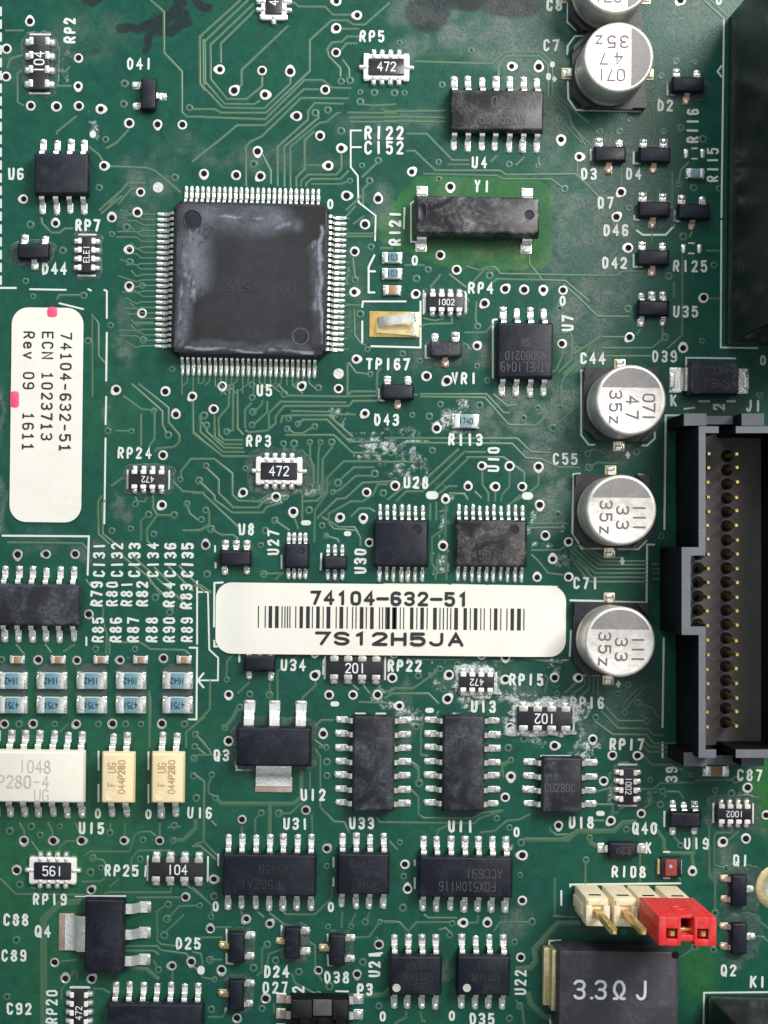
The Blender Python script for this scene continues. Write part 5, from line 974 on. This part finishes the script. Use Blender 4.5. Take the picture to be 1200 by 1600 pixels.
chip_part('tiny blue resistor left of the printed R115', 1088, 270, 25, 14, 9, 'blue_dull', 0, '', None)
chip_part('orange-brown chip capacitor under the ribbon connector, left of C87', 1120, 1205, 35, 16, 10, 'brown', 0, '', None, 'chip_capacitor', 'capacitor', endf=.24)
bx, by = un(1049, 1356, 14); t = thing('chip_fuse', 'dark red chip part with a pale dot right of the printed R108', 'fuse', bx, by, 0)
mb = MB(); mb.box(-16, 16, -15, 15, .5, 12, 'epoxy', 1.5); part('body', mb, t)
mb = MB(); mb.box(-9, 9, -12.5, 12.5, 11, 14, 'red_glaze', 1.2); part('glaze', mb, t)
for s_, k_ in ((-1, 'gold_pale'), (1, 'solder_dull')):
    mb = MB(); mb.box(-20 if s_ < 0 else 14.5, -14.5 if s_ < 0 else 18, -12, 12, .2, 7, k_, 1.5); part('end_cap', mb, t)
mb = MB(); mb.dome(-1, 2, 3, 3, 14, .5, 'print_blue'); part('dot', mb, t)

# ------------------------------------------------------------------ can capacitors
A71 = [('071', -2), ('47', 1), ('35z', -2)]; A33 = [('111', 0), ('33', 3), ('35z', -2)]
A71 = [('071', 0), ('47', 0), ('35z', 0)]; A33 = [('111', 0), ('33', 0), ('35z', 0)]
capacitor('silver can capacitor reading 071 47 35z upside down, below C7', 967, 89, A71, -90)
capacitor('silver can capacitor cut off by the top edge, beside C8', 962, -34, A71, -90)
capacitor('silver can capacitor reading 071 47 35z sideways, beside the D39 diode', 986, 625, A71)
capacitor('silver can capacitor reading 111 33 35z below C55, upper of the two', 971, 797, A33)
capacitor('silver can capacitor reading 111 33 35z below C71, lowest of all', 969, 1003, A33)

# ------------------------------------------------------------------ oscillator
def oscillator():
    H = 40; bx, by = un(747, 336, H)
    t = thing('crystal_oscillator', 'long black crystal block with four corner leads on a bright green patch, below Y1', 'crystal', bx, by, -.4)
    part('body', ic_body(194, 62, H, 'epoxy_smear', 4, 2.5, 3, .35, 3), t)
    def ld():
        mb = MB(); mb.strip([(-4, 14), (3, 14), (6, 12), (9, 4), (16, 3.5)], 15, 2.5, 'tin'); mb.box(-9, 9, 5, 21, .1, 1.4, 'solder', .5); mb.dome(0, 16, 7, 4, 1, 3, 'solder', 2); return mb.build('lead', 50)
    me = ld()
    for x in (-84, 80): part('lead', me, t, x, 30.5); part('lead', me, t, x, -30.5, 0, 180)
    ring_mark(t, 79, 2, 8, H, 'epoxy')
    mb = MB(); mb.loft([rr(8, 15, 6, H - .1, -86, 3), rr(7, 14, 5.5, H + .6, -86, 3), rr(5.6, 12.6, 5, H + .6, -86, 3), rr(5, 12, 4.6, H + .2, -86, 3)], 'epoxy'); part('mould_mark', mb, t)
oscillator()

# ------------------------------------------------------------------ gold test clip
def clip():
    t = thing('test_point', 'gold test point with a bent metal strip, above the printed TP167', 'test point', 616, 507)
    mb = MB(); mb.box(-39, 39, -20, 20, .2, 1.6, 'gold', .5, r=1); part('pad', mb, t)
    mb = MB(); mb.prism([(-28, -14), (30, -18), (30, -2), (-28, 1)], 1.6, 8, 'gold_pale'); part('lower_strip', mb, t)
    prof = [(-29, 4), (-27, 13), (-18, 18), (0, 20), (18, 21), (28, 22), (31, 20)]
    mb = MB(); mb.strip([(a, b) for a, b in prof], 15, 3, 'tin'); part('upper_strip', mb, t, 2, 5, 0, -84)
    mb = MB(); mb.box(25, 36, -19, 19, 1.5, 6, 'tin', 1.5); part('end_stop', mb, t)
clip()

# ------------------------------------------------------------------ shrouded ribbon-cable connector
def shroud():
    H = 150; F = 40; q = lambda x, y, h=0: un(x, y, h)
    x0 = q(1092, 0, H)[0]; xi = q(1102.5, 0, H)[0]; xk = q(1065.5, 0, H)[0]; xki = q(1079, 0, H)[0]
    yt = q(0, 666, H)[1]; yb = q(0, 1184, H)[1]; k0 = q(0, 855, H)[1]; k1 = q(0, 992, H)[1]
    xr0 = 1178; xr1 = 1192
    ox, oy = (x0 + xr1) / 2, (yt + yb) / 2
    t = thing('ribbon_connector', 'tall black shrouded pin connector with gold pins and a notched left wall, right edge', 'connector', ox, oy, 0, gr=False)
    L = lambda x, y: (x - ox, oy - y)
    def wall(pts, z0, z1, name, rim='shroud_rim'):
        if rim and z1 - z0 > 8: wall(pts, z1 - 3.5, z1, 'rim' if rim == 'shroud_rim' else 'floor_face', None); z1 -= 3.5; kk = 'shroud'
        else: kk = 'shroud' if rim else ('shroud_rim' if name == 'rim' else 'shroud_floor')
        mb = MB(); p = [L(*a) for a in pts]
        ar = sum(p[i][0] * p[(i + 1) % len(p)][1] - p[(i + 1) % len(p)][0] * p[i][1] for i in range(len(p)))
        mb.prism(p if ar > 0 else p[::-1], z0, z1, kk); return part(name, mb, t)
    s = 13 * .943
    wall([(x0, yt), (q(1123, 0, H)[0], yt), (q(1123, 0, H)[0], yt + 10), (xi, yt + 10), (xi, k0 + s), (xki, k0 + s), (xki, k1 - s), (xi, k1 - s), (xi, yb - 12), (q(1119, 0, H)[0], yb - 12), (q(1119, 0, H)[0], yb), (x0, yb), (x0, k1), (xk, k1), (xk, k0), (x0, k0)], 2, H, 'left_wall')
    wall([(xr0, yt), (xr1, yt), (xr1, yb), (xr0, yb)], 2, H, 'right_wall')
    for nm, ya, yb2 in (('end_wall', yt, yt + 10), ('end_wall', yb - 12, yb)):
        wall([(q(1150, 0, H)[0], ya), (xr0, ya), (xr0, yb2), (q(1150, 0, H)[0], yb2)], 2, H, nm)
    wall([(xi - 1, yt + 4), (xr0 + 1, yt + 4), (xr0 + 1, yb - 6), (xi - 1, yb - 6)], 2, F, 'floor', 'shroud_floor')
    wall([(xki, k0 + s - .5), (xi, k0 + s - .5), (xi, k1 - s + .5), (xki, k1 - s + .5)], 2, F - .5, 'floor', 'shroud_floor')
    # end feet
    for py0, py1 in ((646, 665), (1176, 1197)):
        h = 112
        for px0, px1 in ((1069, 1104), (1159, 1194)):
            a, b = q(px0, py0, h), q(px1, py1, h); wall([a, (b[0], a[1]), b, (a[0], b[1])], 2, h, 'end_block')
        a, b = q(1104, py0 + 4, 60), q(1160, py1 - 2, 60); wall([a, (b[0], a[1]), b, (a[0], b[1])], 2, 60, 'end_bridge')
    def pin():
        mb = MB(); mb.loft([rr(3.0, 3.0, .6, 10), rr(3.0, 3.0, .6, 98)], 'pin_brown', top=False); mb.loft([rr(3.0, 3.0, .6, 98), rr(1.9, 1.9, .5, 102)], 'gold'); return mb.build('pin', 30)
    me = pin()
    dk = MB(); dk.lathe([(9.5, F - .2), (9, F + .5), (.4, F + .45)], 'hole', 16); sock = dk.build('pin_seat')
    ri = MB(); ri.lathe([(9.6, F), (9.4, F + .45), (8.4, F + .5), (8.2, F + .1)], 'shroud_floor', 20, top=False); rim = ri.build('moulding_ring')
    for i in range(20):
        y = 709 + i * 22.42
        for j, px in enumerate((1107.5, 1152.5)):
            u = q(px - .0055 * (y - 709), y, 102); l = L(*u); pn = part('pin', me, t, l[0], l[1]); pn.rotation_euler = (random.uniform(-.012, .012), random.uniform(-.012, .012), random.uniform(-.1, .1)); part('pin_seat', sock, t, l[0], l[1])
        if i % 2 == 0 and not 7 < i < 13:
            u = q(1117 - .0055 * (y - 709), y + 2, F); l = L(*u); part('moulding_ring', rim, t, l[0], l[1])
shroud()

# ------------------------------------------------------------------ relay blocks
def block(label, bx0, by0, bx1, by1, H, name, cat, k, extra):
    ox, oy = (bx0 + bx1) / 2, (by0 + by1) / 2; t = thing(name, label, cat, ox, oy, 0)
    mb = MB(); mb.box(bx0 - ox, bx1 - ox, oy - by1, oy - by0, 2, H, k, 5, 1.5, 4); part('case', mb, t); return t, ox, oy
t, ox, oy = block('big tall black connector block filling the upper right edge', 1136, 26, 1320, 540, 300, 'connector_block', 'connector', 'relay', 0)
t, ox, oy = block('glossy black relay cut off by the bottom right corner, below K1', 1104, 1556, 1300, 1740, 230, 'relay', 'relay', 'relay', 0)
mb = MB(); mb.ribbon([(-94, 88), (94, 88)], 2, 231, 'print_grey'); part('top_edge_line', mb, t)

# ------------------------------------------------------------------ power resistor
def power_res():
    H = 58; a = un(871, 1484, H); b = un(1062, 1690, H); ox, oy = (a[0] + b[0]) / 2, (a[1] + b[1]) / 2
    t = thing('power_resistor', 'big dark grey block resistor printed 3.3 ohm J, bottom edge', 'resistor', ox, oy, 0)
    w, h = b[0] - a[0], b[1] - a[1]
    mb = MB(); mb.box(-w/2, w/2, -h/2, h/2, 3, H, 'housing', 3, 2, 5); part('case', mb, t)
    mb = MB(); mb.box(-w/2 - 16, -w/2 + 2, h/2 - 98, h/2 - 8, 1, 16, 'gold_pale', 2); mb.box(-w/2 - 7, -w/2 + 1, h/2 - 100, h/2 - 6, 1, 40, 'gold_pale', 2); part('lead', mb, t)
    u = un(940, 1548, H); lx, ly = u[0] - ox, oy - u[1]
    for tx, cx_, wd in (('3', 905, 20), ('.', 924, 16), ('3', 938, 20), ('Ω', 967, 22), ('J', 1002, 19)):
        v = un(cx_, 1547, H); mb = MB(); letters(mb, tx, v[0] - ox, oy - v[1], 26, 20, wd * .72, 4.3, 'print_white', H + .3); part('marking', mb, t)
    mb = MB(); mb.lathe([(6, H + .1), (5.5, H + .3), (.3, H + .25)], 'hole', 16); v = un(1054, 1491, H); part('mould_mark', mb, t, v[0] - ox, oy - v[1])
power_res()

# ------------------------------------------------------------------ cream pin header and its red jumper
def header():
    Hh = 108; px_ = [915, 957, 996, 1040]; ox, oy = 977.5, 1404
    t = thing('pin_header', 'cream four-pin header with gold pins below R108', 'connector', ox, oy, 0)
    for i, x in enumerate(px_):
        mb = MB(); mb.box(-17.5, 17.5, -20, 21, 2, Hh - 9, 'cream', 1.6, .4, 2); mb.box(-21, 21, -10, 8, 8, Hh - 30, 'cream', 1)
        mb.box(-18, 18, -20.6, -9, Hh - 36, Hh, 'cream', 1.6, .3, 2); mb.box(-18, -8, -11, 10, Hh - 20, Hh - 1, 'cream', 1.4); mb.box(8, 18, -11, 10, Hh - 20, Hh - 1, 'cream', 1.4); mb.box(-15, 15, 10, 18, Hh - 12, Hh - 5, 'cream', 1.5)
        part('block', mb, t, x - ox, 0)
        mb = MB(); mb.box(-9, 9, 20.5, 22, Hh - 30, Hh - 26, 'hole', .3); part('slot', mb, t, x - ox, 0)
        mb = MB(); mb.loft([rr(4.8, 4.8, .8, 60), rr(4.8, 4.8, .8, 231 + (i > 1) * 7), rr(2.6, 2.6, .6, 237 + (i > 1) * 7)], 'gold'); part('pin', mb, t, x - ox, 0)
header()
def jumper():
    z0, z1 = 110, 245; x0, x1, y0, y1 = 976, 1058, 1380, 1421; ox, oy = (x0 + x1) / 2, (y0 + y1) / 2
    t = thing('jumper', 'red plastic jumper pushed onto two pins of the cream header', 'jumper', ox, oy, 0)
    w, h = (x1 - x0) / 2, (y1 - y0) / 2
    mb = MB(); pc = oy - 1404                # row of the pins
    for s in (-1, 1):
        for a_, b_ in ((9.5, 14), (30, w)): mb.box(min(s * a_, s * b_), max(s * a_, s * b_), -h, h, z0, z1, 'red', 1.4)
        mb.box(min(s * 13.4, s * 30.6), max(s * 13.4, s * 30.6), pc + 7.5, h, z0, z1 - .2, 'red', 1.0); mb.box(min(s * 13.4, s * 30.6), max(s * 13.4, s * 30.6), -h, pc - 7.5, z0, z1 - .2, 'red', 1.0)
    mb.box(-10, 10, h - 4.5, h - .3, z0, z1 - 13, 'red', 1.2); mb.box(-10, 10, pc - 11, pc - 2, z0, z1 - 2, 'red', 1)
    part('housing', mb, t)
    ring = [[(r_ * math.cos(a_), h + e_, z1 - 62 + r_ * math.sin(a_)) for a_ in [-2 * math.pi * i / 20 for i in range(20)]] for r_, e_ in ((11, -.5), (10.5, 1.0), (8.5, 1.0), (8, -.5))]
    mb = MB(); mb.loft(ring, 'red', top=False); part('embossed_ring', mb, t)
    mb = MB(); mb.box(-26, 26, pc - 1, pc + 4.5, z1 - 34, z1 - 20, 'gold', 1); part('contact', mb, t)
jumper()

# ------------------------------------------------------------------ small socket at the bottom edge
def socket():
    H = 46; u = un(500, 1610, H); t = thing('small_socket', 'small black socket with side leads cut off by the bottom edge, left of P3', 'connector', u[0], u[1], 0)
    mb = MB(); mb.box(-45, 45, -42, 46, 2, H - 10, 'shroud', 1.5); mb.box(-44, -12, 16, 45, H - 12, H - 6, 'relay', 1.5); mb.box(-11, 18, 20, 45, H - 12, H - 7, 'shroud_floor', 1.5); mb.box(19, 44, 14, 45, H - 12, H - 6, 'relay', 1.5)
    mb.box(-45, 45, -42, 4, H - 12, H - 3, 'relay', 1.5)
    part('housing', mb, t)
    mb = MB(); mb.strip([(-3, 10), (8, 10), (12, 5), (18, 4)], 12, 3, 'brown_tin'); mb.box(-8, 8, 8, 24, .1, 1.5, 'solder', .5); a = mb.build('lead', 50)
    mb = MB(); mb.strip([(-3, 10), (8, 10), (12, 5), (18, 4)], 12, 3, 'tin'); mb.box(-8, 8, 8, 24, .1, 1.5, 'solder', .5); mb.dome(0, 17, 7, 6, 1, 5, 'solder', 3); b = mb.build('lead', 50)
    for y in (37, 13, -11): part('lead', a, t, -44, y, 0, 90); part('lead', b, t, 44, y, 0, -90)
    for x in (-24, 4, 32):
        mb = MB(); mb.box(x - 7, x + 7, 8, 18, H - 4, H - 2.5, 'hole', .3); part('contact_slot', mb, t)
socket()

# ------------------------------------------------------------------ paper labels
def label_v():
    t = thing('paper_label', 'white upright label reading 74104-632-51 with two pink marks, left edge', 'label', 73, 648.5, 0, 'white paper labels')
    mb = MB(); mb.loft([rr(56, 167.5, 26, 1.7, n=8), rr(56, 167.5, 26, 2.5, n=8)], 'paper'); part('paper', mb, t)
    z = 2.75
    def line(txt, px, py0, name='print'):
        adv = 15.85; n = len(txt); mb = MB()
        i0 = 0
        for wd in txt.split():
            i0 = txt.index(wd, i0); mb = MB()
            letters(mb, wd, px - 73, 648.5 - (py0 + (i0 + (len(wd) - 1) / 2) * adv), 15.6, adv, 8.6, 2.7, 'ink', z, -90); part('lettering', mb, t)
            i0 += len(wd)
    line('74ı04-632-5ı', 102.5, 525); line('ECN ı0237ı3', 73.5, 524); line('Rev 09  ı6ıı', 44.5, 524)
    for px, py, a, b in ((80, 488, 8, 8), (23, 625, 7, 13)):
        mb = MB(); mb.loft([rr(a, b, 5, 2.55, px - 73, 648.5 - py), rr(a - .5, b - .5, 5, 2.8, px - 73, 648.5 - py)], 'pink'); part('marker_spot', mb, t)
label_v()
def label_h():
    t = thing('paper_label', 'white barcode label reading 74104-632-51 and 7S12H5JA, lying across the middle', 'label', 610.5, 968, .1, 'white paper labels')
    xs_ = np.concatenate([-273.5 + 25 * (1 - np.cos(np.linspace(0, math.pi / 2, 9))), np.linspace(-236, 236, 34), 273.5 - 25 * (1 - np.cos(np.linspace(math.pi / 2, 0, 9)))])
    nr = 9; vs = []; fs = []
    def zl(x, y): return 1.9 + 7.6 * float(sstep(0, 62, 273.5 - abs(x))) + .25 * math.sin(x * .05 + 1) * math.cos(y * .07)
    for x in xs_:
        dx = max(0.0, abs(x) - 248.5); hy = 55.5 - 25 + math.sqrt(max(0, 625 - dx * dx))
        for j in range(nr):
            y = hy * (2 * j / (nr - 1) - 1); vs.append((x, y, zl(x, y)))
    nt = len(vs); vs += [(x, y, zz_ - .8) for x, y, zz_ in vs]; m_ = len(xs_)
    for i in range(m_ - 1):
        for j in range(nr - 1):
            q = [i * nr + j, (i + 1) * nr + j, (i + 1) * nr + j + 1, i * nr + j + 1]; fs += [q, [v + nt for v in q[::-1]]]
        for j, rv in ((0, 1), (nr - 1, 0)):
            q = [i * nr + j, i * nr + j + nt, (i + 1) * nr + j + nt, (i + 1) * nr + j]; fs.append(q if rv else q[::-1])
    for j in range(nr - 1):
        q = [j, j + 1, j + 1 + nt, j + nt]; fs.append(q); o_ = (m_ - 1) * nr; fs.append([o_ + v for v in q[::-1]])
    mb = MB(); mb.add(vs, fs, 'paper'); part('paper', mb, t)
    z = 9.95
    mb = MB(); letters(mb, '74ł04_632_5ł', 607.5 - 610.5, 33, 18, 20.9, 12, 4.7, 'ink', z); part('lettering', mb, t)
    mb = MB(); letters(mb, '7Sł2H5JA', 608 - 610.5, -30, 16.8, 29.6, 19.5, 4.9, 'ink', z); part('lettering', mb, t)
    bars = []
    for a in (390, 430, (450, 470), (487, 508), 528, 545, 560, 574, 608, (630, 650), (668, 690), 705, (727, 748), 768, (787, 810), 844, (863, 885), 908, 940, 960, (982, 1003), 1020, (1042, 1063), 1097, 1115, 1133, 1147, (1170, 1190)):
        bars.append((300 + (a[0] if isinstance(a, tuple) else a - 3) / 3.75, 300 + (a[1] if isinstance(a, tuple) else a + 3) / 3.75))
    for a in ((12, 33), (52, 73), 93, 113, (150, 170), 190, (210, 231), 250, (285, 306), 325, 345, 368, 388, (408, 430), (462, 482), 502, (522, 543), 563, 583, 620, (640, 660), 680, 716, (737, 757), (775, 797), 815):
        bars.append((600 + (a[0] if isinstance(a, tuple) else a - 3) / 3.75, 600 + (a[1] if isinstance(a, tuple) else a + 3) / 3.75))
    mb = MB()
    for a, b in bars: mb.add([(a - 610.5, -14.5, z), (b - 610.5, -14.5, z), (b - 610.5, 19.5, z), (a - 610.5, 19.5, z)], [[0, 1, 2, 3]], 'ink')
    part('barcode', mb, t)
label_h()
